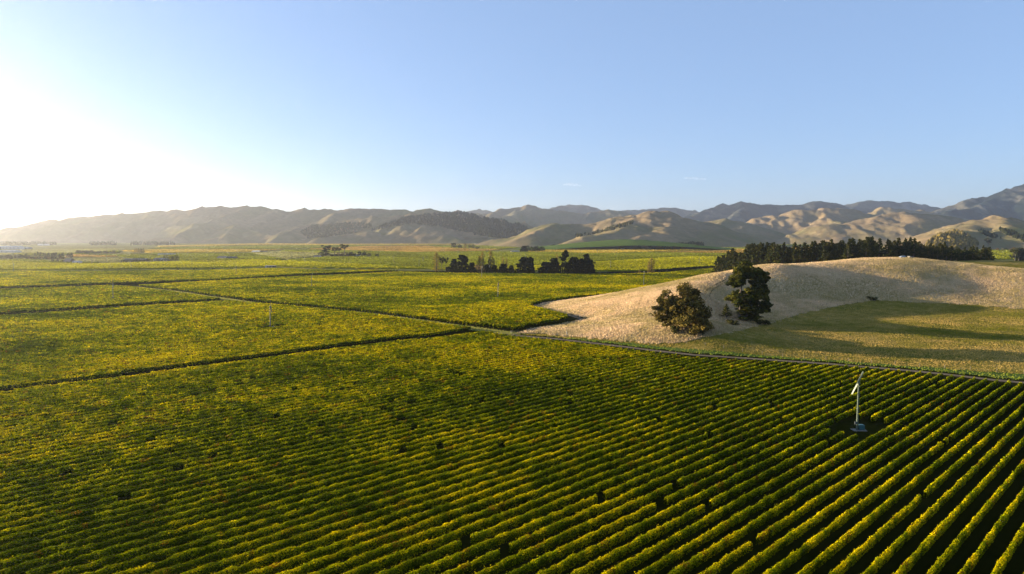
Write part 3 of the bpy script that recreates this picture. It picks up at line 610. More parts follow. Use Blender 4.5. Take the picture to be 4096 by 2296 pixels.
hills('mountain', [(3650, 875), (3750, 844), (3829, 818), (3884, 797), (3920, 793), (3949, 786), (3986, 777), (4033, 756), (4096, 741), (4180, 722), (4300, 735), (4450, 770)], 8200, M_rE, 127, step=430, Lf=3.6, cell=18, bias=-.55)
M_lush = noise_mat('lush_pasture', [(.35, (.085, .15, .03)), (.6, (.13, .19, .04)), (.8, (.19, .22, .07))], (.008, .05))
hills('green_slope', [(2330, 990), (2400, 978), (2450, 967), (2500, 962), (2560, 966), (2640, 980), (2690, 991)], 2560, M_lush, 141, k=.10, round_=70, cell=8, warp=20, T=4, subs=False, spurs=False, ero=0)

# ------------------------------------------------------------------ trees
def limb(mb, p0, p1, r0, r1, rs, n=5, wob=.06):
    p0, p1 = np.array(p0), np.array(p1); L = np.linalg.norm(p1 - p0); pts = []
    for i in range(n + 1):
        t = i / n; pts.append(p0 + (p1 - p0) * t + rs.normal(0, wob * L, 3) * math.sin(math.pi * t) * .6)
    mb.tube(pts, [r0 + (r1 - r0) * i / n for i in range(n + 1)], 6); return pts
def clump(c, r, n, rs, flat=1.0):
    d = rs.normal(size=(n, 3)); d /= np.linalg.norm(d, axis=1, keepdims=True); q = d * (r * rs.random(n) ** .38)[:, None]; q[:, 2] *= flat
    return c + q, d
TREE = {}                                          # unit trees, one metre high, kept as shared trunk and crown meshes
def unit_tree(kind, var):
    if (kind, var) in TREE: return TREE[kind, var]
    rs = np.random.default_rng(sum(map(ord, kind)) * 31 + var); mb = MB(); P = []; Nn = []; sz = []
    def leaves(c, r, n, s, flat=1.0):
        q, d = clump(np.array(c), r, n, rs, flat); P.append(q); Nn.append(d + rs.normal(0, .6, d.shape)); sz.append(np.full(n, s))
    if kind == 'broad':                            # wide gum: many limbs, lumpy crown down to the ground
        limb(mb, (0, 0, -.03), (.02, .01, .34), .035, .026, rs)
        for i in range(30):
            a = i * 2.4 + rs.normal(0, .3); h = rs.uniform(.10, .95); R_ = .40 * math.sin(min(1, h * .95 + .12) * math.pi) ** .6 + .05
            e = np.array([math.cos(a) * R_ * rs.uniform(.7, 1.05), math.sin(a) * R_ * rs.uniform(.7, 1.05), h * .92])
            b = limb(mb, (.01 * math.cos(a), .01 * math.sin(a), rs.uniform(.12, .34)), e, .018, .004, rs)
            for j in range(5):
                leaves(e * rs.uniform(.72, 1.0) + rs.normal(0, .06, 3), rs.uniform(.05, .10), 90, .030, .8)
            leaves(b[3], .10, 80, .03, .8)
        leaves((0, 0, .45), .30, 1500, .036); leaves((0, 0, .2), .26, 700, .034, .5); leaves((0, 0, .9), .12, 220, .026); leaves((.08, 0, .72), .16, 160, .024)
    elif kind == 'round':
        limb(mb, (0, 0, -.03), (0, 0, .5), .04, .02, rs)
        for i in range(14):
            a = i * 2.4; h = rs.uniform(.28, .85); R_ = .36 * math.sin(h * math.pi) ** .5
            e = np.array([math.cos(a) * R_, math.sin(a) * R_, h]); limb(mb, (0, 0, .2 + .2 * rs.random()), e, .018, .004, rs, 3); leaves(e, .13, 60, .055)
        leaves((0, 0, .82), .16, 90, .055); leaves((0, 0, .5), .28, 120, .055)
    elif kind == 'pine':                           # pine of the shelter belt: conical, tiered, ragged
        limb(mb, (0, 0, -.03), (0, 0, .97), .022, .004, rs, 6, .006)
        for i in range(34):
            h = .12 + .86 * (i / 34) ** .95; R_ = (.27 * (1 - h) ** .95 + .010) * rs.uniform(.6, 1.25); a = i * 2.4 + rs.normal(0, .4)
            e = np.array([math.cos(a) * R_, math.sin(a) * R_, h + .05 * R_ / .2]); limb(mb, (0, 0, h - .02), e, .007, .002, rs, 2)
            for t in (.45, .8, 1.05): leaves(np.array([0, 0, h - .02]) * (1 - t) + e * t, .014 + .055 * (1 - h), 22, .034, .7)
        leaves((0, 0, .975), .010, 14, .022, 2.2)
    elif kind == 'tallpine':                       # lanky old pine with separate tufts of needles on long boughs
        limb(mb, (0, 0, -.03), (.03, .01, .96), .020, .005, rs, 8, .012)
        for i in range(52):
            h = rs.uniform(.06, .97) if var % 2 else rs.uniform(.30, .97); R_ = (.05 + .17 * math.sin(min(1, (1.06 - h) * 1.25) * math.pi * .62)) * rs.uniform(.45, 1.15); a = i * 2.4 + rs.normal(0, .5)
            if var % 2 == 0 and .46 < h < .60: continue
            e = np.array([.03 * h + math.cos(a) * R_, math.sin(a) * R_, h + rs.uniform(-.03, .02)]); limb(mb, (.03 * h, 0, h - .02), e, .006, .002, rs, 3)
            for j in range(6 if var % 2 else 4): leaves(e * np.array([rs.uniform(.5, 1), rs.uniform(.5, 1), 1]) + rs.normal(0, .026, 3), rs.uniform(.03, .055), 60, .026, .75)
        leaves((.03, .01, .96), .04, 70, .02, 1.4)
    elif kind == 'cypress':                        # dense dark macrocarpa, nearly to the ground, with upswept branch tips
        limb(mb, (0, 0, -.03), (0, 0, .7), .05, .02, rs, 3, .01)
        for i in range(70):
            h = rs.uniform(.03, .93); R_ = (.31 * (1 - h) ** .62 * min(1, .75 + h * 1.2) + .02) * rs.uniform(.8, 1.1); a = i * 2.4 + rs.normal(0, .4)
            e = np.array([math.cos(a) * R_, math.sin(a) * R_, h]); leaves(e * np.array([.8, .8, 1]), .06, 34, .04, 1.0); leaves(e * np.array([1.02, 1.02, 1]) + np.array([0, 0, .035]), .022, 12, .026, 1.8)
        for h in (.06, .2, .35, .5, .65, .78): leaves((0, 0, h), .24 * (1.02 - h) ** .7 + .04, 90, .06, .6)
        leaves((0, 0, .96), .015, 16, .022, 3)
    elif kind == 'poplar':
        limb(mb, (0, 0, -.03), (0, 0, .95), .018, .004, rs, 5, .006)
        for i in range(36):
            h = .08 + .9 * i / 36; R_ = .075 * math.sin(min(1, h * .9 + .12) * math.pi) ** .6 * rs.uniform(.5, 1.25); a = i * 2.4
            e = np.array([math.cos(a) * R_, math.sin(a) * R_, h]); leaves(e, .032, 16, .026, 1.9)
            if i % 2: limb(mb, (0, 0, h - .06), e + np.array([0, 0, .03]), .005, .002, rs, 2)
        leaves((0, 0, .97), .015, 10, .02, 2)
    elif kind == 'gum':                            # bare stem, crown held high
        t = limb(mb, (0, 0, -.03), (.03, 0, .55), .035, .02, rs, 5, .02)
        for i in range(12):
            a = i * 2.4; h = rs.uniform(.62, .96); R_ = .10 + .26 * (h - .5) * rs.uniform(.8, 1.5)
            e = np.array([math.cos(a) * R_ + .04, math.sin(a) * R_, h]); limb(mb, (.03, 0, .5), e, .014, .004, rs, 3); leaves(e, .085, 60, .045, .7)
    elif kind == 'bush':
        for i in range(5): limb(mb, (0, 0, -.05), (rs.normal(0, .2), rs.normal(0, .2), .6), .03, .01, rs, 2)
        for i in range(14):
            e = np.array([rs.normal(0, .34), rs.normal(0, .34), rs.uniform(.15, .8)]); leaves(e, .22, 40, .13)
    P = np.concatenate(P); Nn = np.concatenate(Nn); sz = np.concatenate(sz)
    Nn[:, 2] += .25; V, Q = quads(P, sz * rs.uniform(.7, 1.35, len(P)), Nn)
    TREE[kind, var] = (mb, V, Q, P); return TREE[kind, var]
TCOL = {'pine': ((.038, .052, .016), (.125, .12, .028)), 'tallpine': ((.042, .056, .015), (.17, .16, .026)), 'cypress': ((.018, .026, .014), (.045, .05, .02)), 'poplar': ((.34, .26, .07), (.50, .38, .09)), 'poplar_green': ((.10, .12, .03), (.2, .19, .05)),
        'broad': ((.085, .074, .02), (.30, .225, .055)), 'round': ((.04, .05, .02), (.10, .10, .03)), 'round_autumn': ((.16, .10, .035), (.28, .17, .05)), 'round_red': ((.12, .05, .03), (.20, .09, .05)), 'gum': ((.05, .055, .025), (.12, .11, .05)), 'bush': ((.05, .055, .02), (.12, .11, .03)), 'bush_brown': ((.22, .16, .07), (.36, .25, .10)), 'round_pale': ((.15, .16, .06), (.24, .22, .08))}
TM = {}
NAME = {'pine': 'pine_tree', 'tallpine': 'pine_tree', 'cypress': 'cypress_tree', 'poplar': 'poplar_tree', 'broad': 'gum_tree', 'gum': 'gum_tree', 'round': 'broadleaf_tree', 'bush': 'bush'}
def tree_meshes(kind, var, tint):
    key = (kind, var, tint)
    if key in TM: return TM[key]
    mb, V, Q, P = unit_tree(kind, var); a, b = TCOL[tint]; n = len(P); rs = np.random.default_rng(n + var)
    lump = fbm(P[:, 0] * 9 + 50 + var, P[:, 1] * 9 + P[:, 2] * 13 + 50, 12, 2)
    t = np.clip((lump - .35) * 2.0 + rs.normal(0, .2, n), 0, 1)[:, None]; c = np.array(a) * (1 - t) + np.array(b) * t
    TM[key] = (mb.mesh('trunk', M_trunk, smooth=True), mesh_np('crown', V, Q, [M_tree], np.repeat(c, 4, 0))); return TM[key]
def tree(kind, xyz, h, wf, label, group=None, var=0, tint=None, rz=None, cat=None):
    tr, cr = tree_meshes(kind, var, tint or kind)
    e = bpy.data.objects.new(NAME[kind], None); col.objects.link(e); e.location = xyz; e.rotation_euler = (0, 0, random.uniform(0, 6.28) if rz is None else rz); e.scale = (h * wf, h * wf, h)
    e.empty_display_size = .2
    link('trunk', tr, e); link('crown', cr, e); return tag(e, label, cat or ('bush' if kind == 'bush' else 'tree'), group)
def ptree(kind, px, by, ty, wpx, label, group=None, var=0, tint=None, Y=None):
    """a tree seen with its foot at photo pixel (px, by), its tip at row ty and a crown wpx pixels wide"""
    if Y is None: p = at_ground(px, by); x, y = p
    else: q = at_depth(px, by, Y); x, y = q[0], q[1]
    z = float(terr(x, y)) if y < 900 else float(gz(x, y)); zt = at_depth(px, ty, y)[2]; h = max(1.5, float(zt) - z)
    base_w = {'broad': .96, 'round': .92, 'pine': .5, 'tallpine': .40, 'cypress': .46, 'poplar': .13, 'gum': .62, 'bush': 1.5}[kind]
    w_ = wpx * y / F_PX; return tree(kind, (x, y, z), h, max(.35, w_ / (h * base_w)), label, group, var, tint)

# the two old pines, the round gum and the sapling on the grass hill
def on_hill(px, by, z): x, y = at_ground(px, by, z); return x, y, float(terr(x, y))
def hilltree(kind, px, by, z0, ty, wpx, label, var, tint=None):
    x, y, z = at_terr(px, by); h = float(at_depth(px, ty, y)[2]) - z; bw = {'broad': .96, 'tallpine': .40, 'pine': .5, 'bush': 1.5}[kind]
    return tree(kind, (x, y, z - .25), h, wpx * y / F_PX / (h * bw), label, None, var, tint, rz=.6)
hilltree('broad', 2738, 1318, 3.0, 1124, 232, 'large round olive-brown gum tree at the foot of the dry grass hill', 1)
hilltree('tallpine', 2958, 1278, 3.8, 1046, 112, 'sparse tall pine with open crown, left of the pair on the hill foot', 2)
hilltree('tallpine', 3026, 1281, 3.8, 1072, 100, 'dense dark tall pine, right of the pair on the hill foot', 1)
hilltree('tallpine', 2985, 1277, 3.8, 1180, 95, 'short bushy dark pine growing at the foot of the two tall pines', 3)
hilltree('pine', 2905, 1272, 4.2, 1212, 44, 'small sapling with bare stem between the round gum and the tall pines', 1, 'tallpine')
hilltree('bush', 2700, 1332, 2.5, 1296, 60, 'low dark bush under the left side of the round gum tree', 1)
hilltree('bush', 2800, 1340, 2.2, 1308, 50, 'low dark bush under the right side of the round gum tree', 2)
hilltree('bush', 2930, 1302, 3.0, 1276, 70, 'low dark shrub left of the tall pines on the hill foot', 1)
hilltree('bush', 3060, 1298, 3.0, 1272, 60, 'low dark shrub right of the tall pines on the hill foot', 2)
hilltree('bush', 3490, 1198, 5.4, 1184, 54, 'flat dark thorn bush by itself on the shaded hill slope above the paddock fence', 1, 'bush')
# shelter belt of pines behind the grass hill
belt_px = np.array([(2872, 1036, 770), (2890, 1040, 760), (2930, 1008, 735), (2960, 1018, 720), (3000, 990, 700), (3040, 985, 690), (3090, 990, 672), (3150, 985, 660), (3200, 992, 655), (3260, 980, 645), (3300, 975, 640), (3350, 970, 635), (3420, 968, 630), (3480, 965, 628), (3520, 966, 625), (3600, 968, 625), (3640, 970, 628), (3700, 978, 635), (3750, 985, 640), (3800, 990, 645), (3850, 996, 650), (3900, 998, 655), (3955, 1003, 660)], float)
bx = 2872.0; i = 0
while bx < 3960:
    ty = np.interp(bx, belt_px[:, 0], belt_px[:, 1]) + random.uniform(-24, 6); Yb = np.interp(bx, belt_px[:, 0], belt_px[:, 2]) + random.uniform(-9, 9) + (14 if i % 2 else 0)
    q = at_depth(bx, ty, Yb); z = float(terr(q[0], q[1])); h = float(q[2]) - z
    if not (3525 < bx < 3545) and not (3596 < bx < 3606) and h > 3:
        tree('pine', (q[0], q[1], z - .2), h, random.uniform(1.0, 1.35) * (1.0 if h > 13 else 1.3), 'dark green pine in the dense shelter belt behind the grass hill', 'pines of the shelter belt behind the hill', i % 4)
    bx += random.uniform(7, 11); i += 1
# dark groups standing in the vines in the middle of the valley
g1 = 'trees of the dark group in the middle of the vines'
for k, (kd, px, by, ty, wp, lab, va, ti) in enumerate([
    ('poplar', 1746, 1089, 1008, 20, 'slim yellow poplar at the left end of the dark tree group', 0, 'poplar'),
    ('gum', 1768, 1087, 1026, 24, 'thin bare-stemmed tree right beside the leftmost yellow poplar', 0, 'cypress'),
    ('gum', 1783, 1087, 1030, 24, 'thin bare-stemmed tree, second right of the leftmost yellow poplar', 1, 'cypress'),
    ('bush', 1792, 1089, 1064, 26, 'dark bush under the thin bare-stemmed trees', 0, 'cypress'),
    ('cypress', 1816, 1089, 1034, 34, 'dark pointed conifer, first solid one in the dark group', 0, 'cypress'),
    ('tallpine', 1852, 1091, 1020, 44, 'tall ragged dark pine, tallest conifer of the left dark group', 1, 'cypress'),
    ('cypress', 1888, 1092, 1048, 34, 'squat dark conifer right of the ragged pine', 1, 'cypress'),
    ('bush', 1922, 1094, 1056, 44, 'brown leafless thicket in the middle of the dark group', 1, 'bush_brown'),
    ('poplar', 1920, 1092, 1024, 22, 'short pale poplar above the brown thicket', 1, 'poplar'),
    ('poplar', 1930, 1093, 1006, 13, 'tall thin poplar left above the brown thicket', 2, 'poplar'),
    ('poplar', 1963, 1093, 1002, 15, 'tallest thin yellowish poplar of the dark group', 0, 'poplar'),
    ('poplar', 1957, 1093, 1034, 14, 'short yellow poplar leaning against the tallest one', 2, 'poplar'),
    ('poplar', 1975, 1093, 1034, 12, 'short yellow poplar right of the tallest one', 1, 'poplar'),
    ('poplar', 2012, 1093, 1025, 9, 'bare thin poplar right of the brown thicket', 2, 'poplar'),
    ('poplar', 2026, 1093, 1033, 9, 'bare thin poplar beside the low dark conifers', 1, 'poplar'),
    ('cypress', 1950, 1094, 1056, 36, 'low dark conifer beneath the tall thin poplars', 2, 'cypress'),
    ('cypress', 1978, 1094, 1060, 30, 'low dark conifer right of the tallest poplar', 0, 'cypress'),
    ('cypress', 2014, 1094, 1054, 42, 'dark conifer with pointed top in the right half of the left group', 1, 'cypress'),
    ('cypress', 2046, 1094, 1060, 26, 'small dark conifer next to the big dark one', 2, 'cypress'),
    ('cypress', 2098, 1095, 1027, 66, 'big broad dark conifer at the right of the left group', 0, 'cypress'),
    ('tallpine', 2122, 1094, 1028, 30, 'narrow dark pine at the right end of the left group', 1, 'cypress'),
    ('cypress', 2182, 1096, 1046, 56, 'wide low dark cypress at the left end of the right group', 1, 'cypress'),
    ('cypress', 2216, 1096, 1030, 52, 'dark cypress behind the gold poplar of the right group', 2, 'cypress'),
    ('poplar', 2228, 1094, 1017, 10, 'thin gold poplar sticking out of the right dark group', 1, 'poplar'),
    ('tallpine', 2258, 1097, 1002, 38, 'tall spire-like fir, tallest of the right dark group', 2, 'cypress'),
    ('cypress', 2296, 1097, 1027, 58, 'broad dark cypress in the middle of the right group', 0, 'cypress'),
    ('cypress', 2322, 1097, 1032, 50, 'dark cypress between the broad one and the round-headed pine', 1, 'cypress'),
    ('tallpine', 2349, 1097, 1016, 46, 'dark pine with rounded head near the right end of the group', 3, 'cypress'),
    ('cypress', 2356, 1098, 1044, 46, 'dark cypress at the right end of the right group', 2, 'cypress'),
    ('poplar', 2606, 1092, 1031, 20, 'lone golden poplar beside the farm track right of the dark groups', 0, 'poplar'),
    ('poplar', 2596, 1092, 1050, 12, 'smaller bare poplar left against the lone golden poplar', 2, 'poplar'),
    ('poplar', 2558, 1093, 1079, 10, 'tiny yellow poplar left of the lone golden poplar', 1, 'poplar'),
    ('bush', 2396, 1096, 1086, 20, 'low dark bush just right of the right dark group', 0, 'bush'),
    ]):
    ptree(kd, px, by, ty, wp, lab, g1 if k < 29 else None, va, ti)
# farm trees round the white house
for k, (kd, px, by, ty, wp, lab, va, ti) in enumerate([
    ('gum', 1304, 1027, 979, 44, 'tall spreading gum tree right beside the white farmhouse', 0, 'gum'), ('round', 1300, 1027, 997, 40, 'lower dark tree beneath the spreading gum by the farmhouse', 0, 'round'),
    ('gum', 1338, 1026, 988, 34, 'pale thin gum between the two tall gums of the farm', 1, 'gum'), ('gum', 1358, 1024, 988, 26, 'thin gum just left of the tall umbrella gum', 2, 'gum'),
    ('gum', 1380, 1020, 976, 40, 'tall dark umbrella-shaped gum of the farm', 1, 'gum'),
    ('bush', 1285, 1028, 1008, 22, 'pale green bush above the farmhouse roof', 0, 'round_pale'), ('bush', 1335, 1029, 1014, 34, 'dark bush below the thin gums', 1, 'bush'), ('bush', 1362, 1029, 1010, 34, 'brown autumn bush below the umbrella gum', 2, 'bush_brown'), ('bush', 1388, 1029, 1010, 34, 'brown bush right of the umbrella gum', 0, 'bush_brown'), ('round', 1408, 1029, 1006, 34, 'green tree left of the small white shed', 1, 'round'),
    ('round', 1438, 1027, 1004, 17, 'round green tree behind the small white shed', 2, 'round'), ('round', 1457, 1027, 1004, 19, 'round green tree right of the small white shed', 1, 'round'), ('round', 1476, 1030, 1011, 20, 'pale willow right of the round green trees', 0, 'round_pale'), ('round', 1508, 1030, 1013, 17, 'dark round tree at the right end of the farm', 2, 'round'),
    ('round', 1815, 995, 970, 25, 'big dark round tree, leftmost of the clump in the orange field', 0, 'round'), ('round', 1839, 995, 976, 22, 'dark round tree, second of the clump in the orange field', 1, 'round'), ('poplar', 1861, 994, 974, 11, 'yellow poplar in the clump of the orange field', 0, 'poplar'), ('round', 1878, 996, 976, 14, 'pale tree in the clump of the orange field', 2, 'round_pale'), ('round', 1893, 996, 977, 17, 'pale tree near the right end of the clump', 0, 'round_pale'), ('bush', 1910, 997, 985, 18, 'dark bush at the right end of the clump in the orange field', 1, 'bush'),
    ]): ptree(kd, px, by, ty, wp, lab, None, va, ti)
def scatter(kinds, n, x0, x1, by, ty, wp, label, group, seed, bj=2, tj=4):
    rs = random.Random(seed)
    for i in range(n):
        t = (i + rs.uniform(.2, .8)) / n; px = x0 + (x1 - x0) * t; b = (by[0] + (by[1] - by[0]) * t if isinstance(by, tuple) else by) + rs.uniform(-bj, bj); kd, ti = rs.choice(kinds)
        hh = ((by[0] if isinstance(by, tuple) else by) - ty); ptree(kd, px, b, b - hh + rs.uniform(-tj, tj), wp * rs.uniform(.8, 1.3), label, group, rs.randrange(3), ti)
scatter([('poplar', 'poplar'), ('poplar', 'poplar_green')], 8, 538, 576, 1013, 993, 5, 'pale poplar of the short row alone in the far green field', 'poplars of the short far row', 1, 1, 1)
scatter([('round', 'round'), ('round', 'gum')], 13, 300, 458, 1016, 1001, 15, 'dark round tree of the long tree row in the far left meadow', 'round trees of the far left row', 2, 1, 2)
scatter([('pine', 'pine'), ('tallpine', 'tallpine')], 15, 138, 292, (1028, 1031), 1008, 9, 'dark conifer of the open row before the orange field at left', 'conifers of the open left row', 3, 1, 3)
scatter([('round', 'round_autumn'), ('bush', 'bush')], 14, 105, 260, (1036, 1040), 1024, 14, 'autumn coloured tree below the left conifer row', 'autumn trees below the conifers', 4, 2, 3)
scatter([('round', 'round'), ('round', 'round_pale'), ('bush', 'bush')], 12, -20, 110, (1037, 1036), 1018, 19, 'rounded tree of the hazy clump at the left edge', 'trees of the left edge clump', 5, 2, 5)
scatter([('round', 'round')], 3, 196, 258, 1050, 1038, 17, 'round green tree left of the dark steep-roofed house', 'trees left of the steep roof', 6, 1, 1)
scatter([('poplar', 'poplar_green'), ('round', 'round')], 7, 655, 716, 1043, 1022, 9, 'green poplar-like tree right of the long hedge', 'trees right of the long hedge', 7, 1, 3)
scatter([('round', 'round_autumn')], 14, 1095, 1275, (1010, 1018), 1005, 7, 'small autumn tree in the thin row left of the farm', 'small trees of the thin row', 8, .5, 1)
scatter([('round', 'round'), ('round', 'gum'), ('pine', 'pine'), ('round', 'round_autumn')], 22, 2045, 2190, (978, 975), 953, 20, 'mixed tree of the homestead wood at the foot of the round hill', 'trees of the homestead wood', 9, 4, 7)
scatter([('round', 'round'), ('round', 'gum'), ('round', 'round_autumn'), ('bush', 'bush')], 26, 2170, 2300, (985, 990), 972, 18, 'mixed tree of the lower homestead wood below the dark slope', 'trees of the lower homestead wood', 10, 7, 6)
scatter([('round', 'round'), ('cypress', 'cypress')], 6, 2090, 2175, 1009, 983, 26, 'large dark tree before the homestead wood', 'large dark trees before the homestead', 11, 1, 4)
scatter([('round', 'round'), ('cypress', 'cypress')], 6, 2478, 2562, 997, 976, 17, 'dark tree in front of the bright green slope', 'dark trees before the bright slope', 12, 1, 4)
ptree('pine', 2515, 997, 966, 7, 'tall narrow conifer rising from the dark trees by the bright slope', None, 1, 'cypress'); ptree('round', 2599, 994, 969, 12, 'lone upright tree on the right of the bright green slope', None, 1, 'cypress')
scatter([('round', 'round'), ('round', 'cypress')], 12, 2655, 2815, (992, 990), 967, 25, 'dark tree of the row below the round hill', 'dark trees below the round hill', 13, 2, 3)
scatter([('round', 'round_red')], 9, 2690, 2800, (999, 999), 981, 14, 'reddish tree of the row in front of the dark ones', 'reddish trees below the round hill', 14, .5, 1)
scatter([('bush', 'bush'), ('round', 'round_autumn')], 10, 2600, 2690, (999, 999), 989, 13, 'low shrub left of the reddish trees', 'shrubs left of the reddish trees', 15, .5, 2)
scatter([('cypress', 'cypress'), ('round', 'cypress')], 5, 2892, 2940, 985, 962, 20, 'black-green tree of the compact clump right of the round hill', 'trees of the compact dark clump', 16, .5, 3)
scatter([('round', 'gum'), ('round', 'round_autumn')], 6, 3015, 3075, (1003, 1005), 990, 18, 'brownish tree by the far shed left of the big olive tree', 'brownish trees by the far shed', 17, 1, 3)
ptree('round', 3094, 1010, 973, 38, 'big olive rounded tree above the left part of the shelter belt', None, 0, 'broad'); ptree('round', 3135, 1010, 982, 30, 'second olive tree right of the big one above the belt', None, 1, 'gum')
scatter([('round', 'gum'), ('bush', 'bush'), ('round', 'round_autumn')], 9, 3165, 3270, (960, 958), 944, 16, 'tree of the sparse line at the foot of the lit spur', 'trees at the foot of the lit spur', 18, 2, 4)
scatter([('round', 'gum'), ('round', 'round')], 14, 3520, 3680, (968, 970), 946, 19, 'grey-green tree of the wood left of the pine-covered hill', 'trees of the wood left of the near hill', 19, 3, 6)
ptree('gum', 3952, 1000, 950, 34, 'tall lone gum at the right foot of the near hill', None, 0, 'gum')
scatter([('round', 'round'), ('cypress', 'round')], 5, 4046, 4130, (1043, 1044), 992, 36, 'large dark tree at the right edge beyond the field', 'large trees at the right edge', 20, 1, 5)
scatter([('round', 'round_pale'), ('round', 'round_autumn')], 8, 3985, 4110, (1002, 1003), 990, 13, 'small yellowish tree of the far right row', 'small trees of the far right row', 21, 1, 2)
scatter([('bush', 'bush_brown')], 5, 1420, 1525, 1082, 1073, 22, 'brown bush on the long hedge line left of the dark groups', 'brown bushes of the hedge line', 22, .5, 1)
scatter([('bush', 'bush')], 5, 600, 960, (1083, 1079), 1073, 14, 'dark bush on the hedge line at left', 'dark bushes of the hedge line', 23, .5, 1)

# woods too far and dense to count: one mass of small crowns each
def wood(name, label, pts, hgt, tint, near_cone=.5):
    pts = np.asarray(pts, float); n = len(pts); a, b = TCOL[tint]; V = []; Q = []; C = []; k = 0
    for (x, y, z) in pts:
        h = hgt * rng.uniform(.6, 1.25); r = h * rng.uniform(.32, .5); cone = rng.random() < near_cone
        lev = [(.0, .75), (.35, 1.0), (.7, .55 if cone else .85), (1.0, .04 if cone else .25)]; m = 6
        for t, q in lev:
            for j in range(m):
                aa = j * 1.047 + rng.uniform(-.3, .3); rr = r * q * rng.uniform(.75, 1.2); V.append((x + math.cos(aa) * rr, y + math.sin(aa) * rr, z + h * t + rng.uniform(-.04, .04) * h))
        for l in range(3):
            for j in range(m): Q.append((k + l * m + j, k + l * m + (j + 1) % m, k + (l + 1) * m + (j + 1) % m, k + (l + 1) * m + j))
        Q.append((k + 18, k + 19, k + 20, k + 21)); Q.append((k + 21, k + 22, k + 23, k + 18)); t = rng.random(); C += [tuple(np.array(a) * (1 - t) + np.array(b) * t)] * 24; k += 24
    tag(link(name, mesh_np(name, V, Q, [M_tree], np.array(C))), label, 'wood', kind='stuff')
def in_px(poly, n, Y0, Y1, hf, seed):
    """random points of a slope that are seen inside a photo polygon"""
    rs = np.random.default_rng(seed); out = []
    P = np.array(poly, float); u0, u1 = P[:, 0].min(), P[:, 0].max()
    px = rs.uniform(u0, u1, n * 14); y = rs.uniform(Y0, Y1, n * 14); x = (px - 2048) / F_PX * y
    z = hf(x, y); qx, qy = pix(x, y, z); m = inpoly(qx, qy, P) & (z > -1)
    return np.stack([x, y, z], -1)[m][:n]
wood('wood', 'dark pine wood on the long ridge left of the round hill', in_px([(1480, 925), (1600, 880), (1700, 860), (1850, 852), (1950, 876), (2060, 893), (2140, 925), (2020, 955), (1900, 940), (1750, 905), (1640, 895)], 5200, 4300, 5700, hA2, 1), 19, 'cypress', .7)
wood('wood', 'dark wood strip on the lower slope of the left range', in_px([(1200, 925), (1250, 905), (1400, 892), (1500, 900), (1430, 930), (1320, 948), (1230, 955)], 1900, 4300, 6300, lambda x, y: np.maximum(hA(x, y), hA2(x, y)), 2), 15, 'gum', .5)
wood('wood', 'olive pine plantation covering the flank of the near hill', in_px([(3700, 985), (3735, 952), (3790, 935), (3830, 928), (3880, 948), (3910, 978), (3905, 1000), (3720, 1000)], 700, 1900, 2900, hD, 3), 13, 'broad', .6)
wood('wood', 'narrow strip of pines in the gully of the near hill', in_px([(3908, 922), (3960, 935), (4005, 955), (3990, 958), (3940, 942)], 70, 2100, 2900, hD, 4), 12, 'cypress', .6)
wood('wood', 'dark strip of bush on the right flank of the near hill', in_px([(3985, 915), (4040, 925), (4110, 955), (4110, 972), (4040, 945)], 110, 2000, 2900, hD, 5), 12, 'cypress', .5)
wood('wood', 'diagonal strip of trees climbing the round hill', in_px([(2300, 942), (2400, 925), (2500, 895), (2535, 888), (2530, 898), (2460, 918), (2380, 936), (2310, 950)], 190, 2800, 3700, hC, 6), 11, 'gum', .5)
def strip_pts(x0, x1, y0, y1, n, seed):
    rs = np.random.default_rng(seed); px = rs.uniform(x0, x1, n); py = rs.uniform(y0, y1, n); q = at_ground(px, py); keep = noise(px / 40, px * 0, seed) > .22
    return np.c_[q, np.zeros(n)][keep]
wood('wood', 'hazy tree belt along the foot of the left range', strip_pts(-200, 700, 973, 981, 700, 7), 16, 'round', .4)
wood('wood', 'tree belt along the foot of the middle hills behind the golden fields', strip_pts(900, 1990, 967, 972, 800, 8), 17, 'gum', .4)
wood('wood', 'line of trees at the far end of the right valley behind the shelter belt', strip_pts(3050, 3750, 970, 976, 160, 9), 12, 'round', .3)
# long hedges and shelter rows, undergrowth
def hedge(pts, h, wd, label, tint='cypress'):
    P = resample(np.c_[np.array(G(pts)), np.zeros(len(pts))], 1.2 if wd < 3 else 2.5); L = len(P); n = int(L * 26 * max(1, h * wd / 12))
    i = rng.integers(0, L, n); C = P[i] + np.c_[rng.normal(0, .4, n), rng.normal(0, wd * .3, n), np.zeros(n)]; C[:, 2] = gz(C[:, 0], C[:, 1]) + h * rng.random(n) ** .7 * (.85 + .3 * noise(i / 3.0, i * 0, 5))
    V, Q = quads(C, np.full(n, 1.0)); a, b = TCOL[tint]; t = rng.random(n)[:, None]
    tag(link('hedge', mesh_np('hedge', V, Q, [M_tree], np.repeat(np.array(a) * (1 - t) + np.array(b) * t, 4, 0))), label, 'hedge')
hedge([(487, 1051), (630, 1048), (680, 1046)], 4.5, 3, 'long clipped dark hedge in front of the low farm sheds at left')
hedge([(2430, 1091), (2520, 1090), (2600, 1089)], 1.8, 2, 'low dark hedge between the right dark group and the lone poplar')
hedge([(2612, 1090), (2700, 1082), (2780, 1077), (2862, 1070)], 3.2, 2.4, 'straight dark hedge running from the lone poplar to the shelter belt')
hedge([(1800, 1092), (1960, 1095), (2130, 1096)], 5.0, 6, 'dark shrubby undergrowth joining the trunks of the left dark tree group')
hedge([(2165, 1097), (2260, 1098), (2372, 1099)], 7.0, 7, 'dark shrubby undergrowth joining the trunks of the right dark tree group')

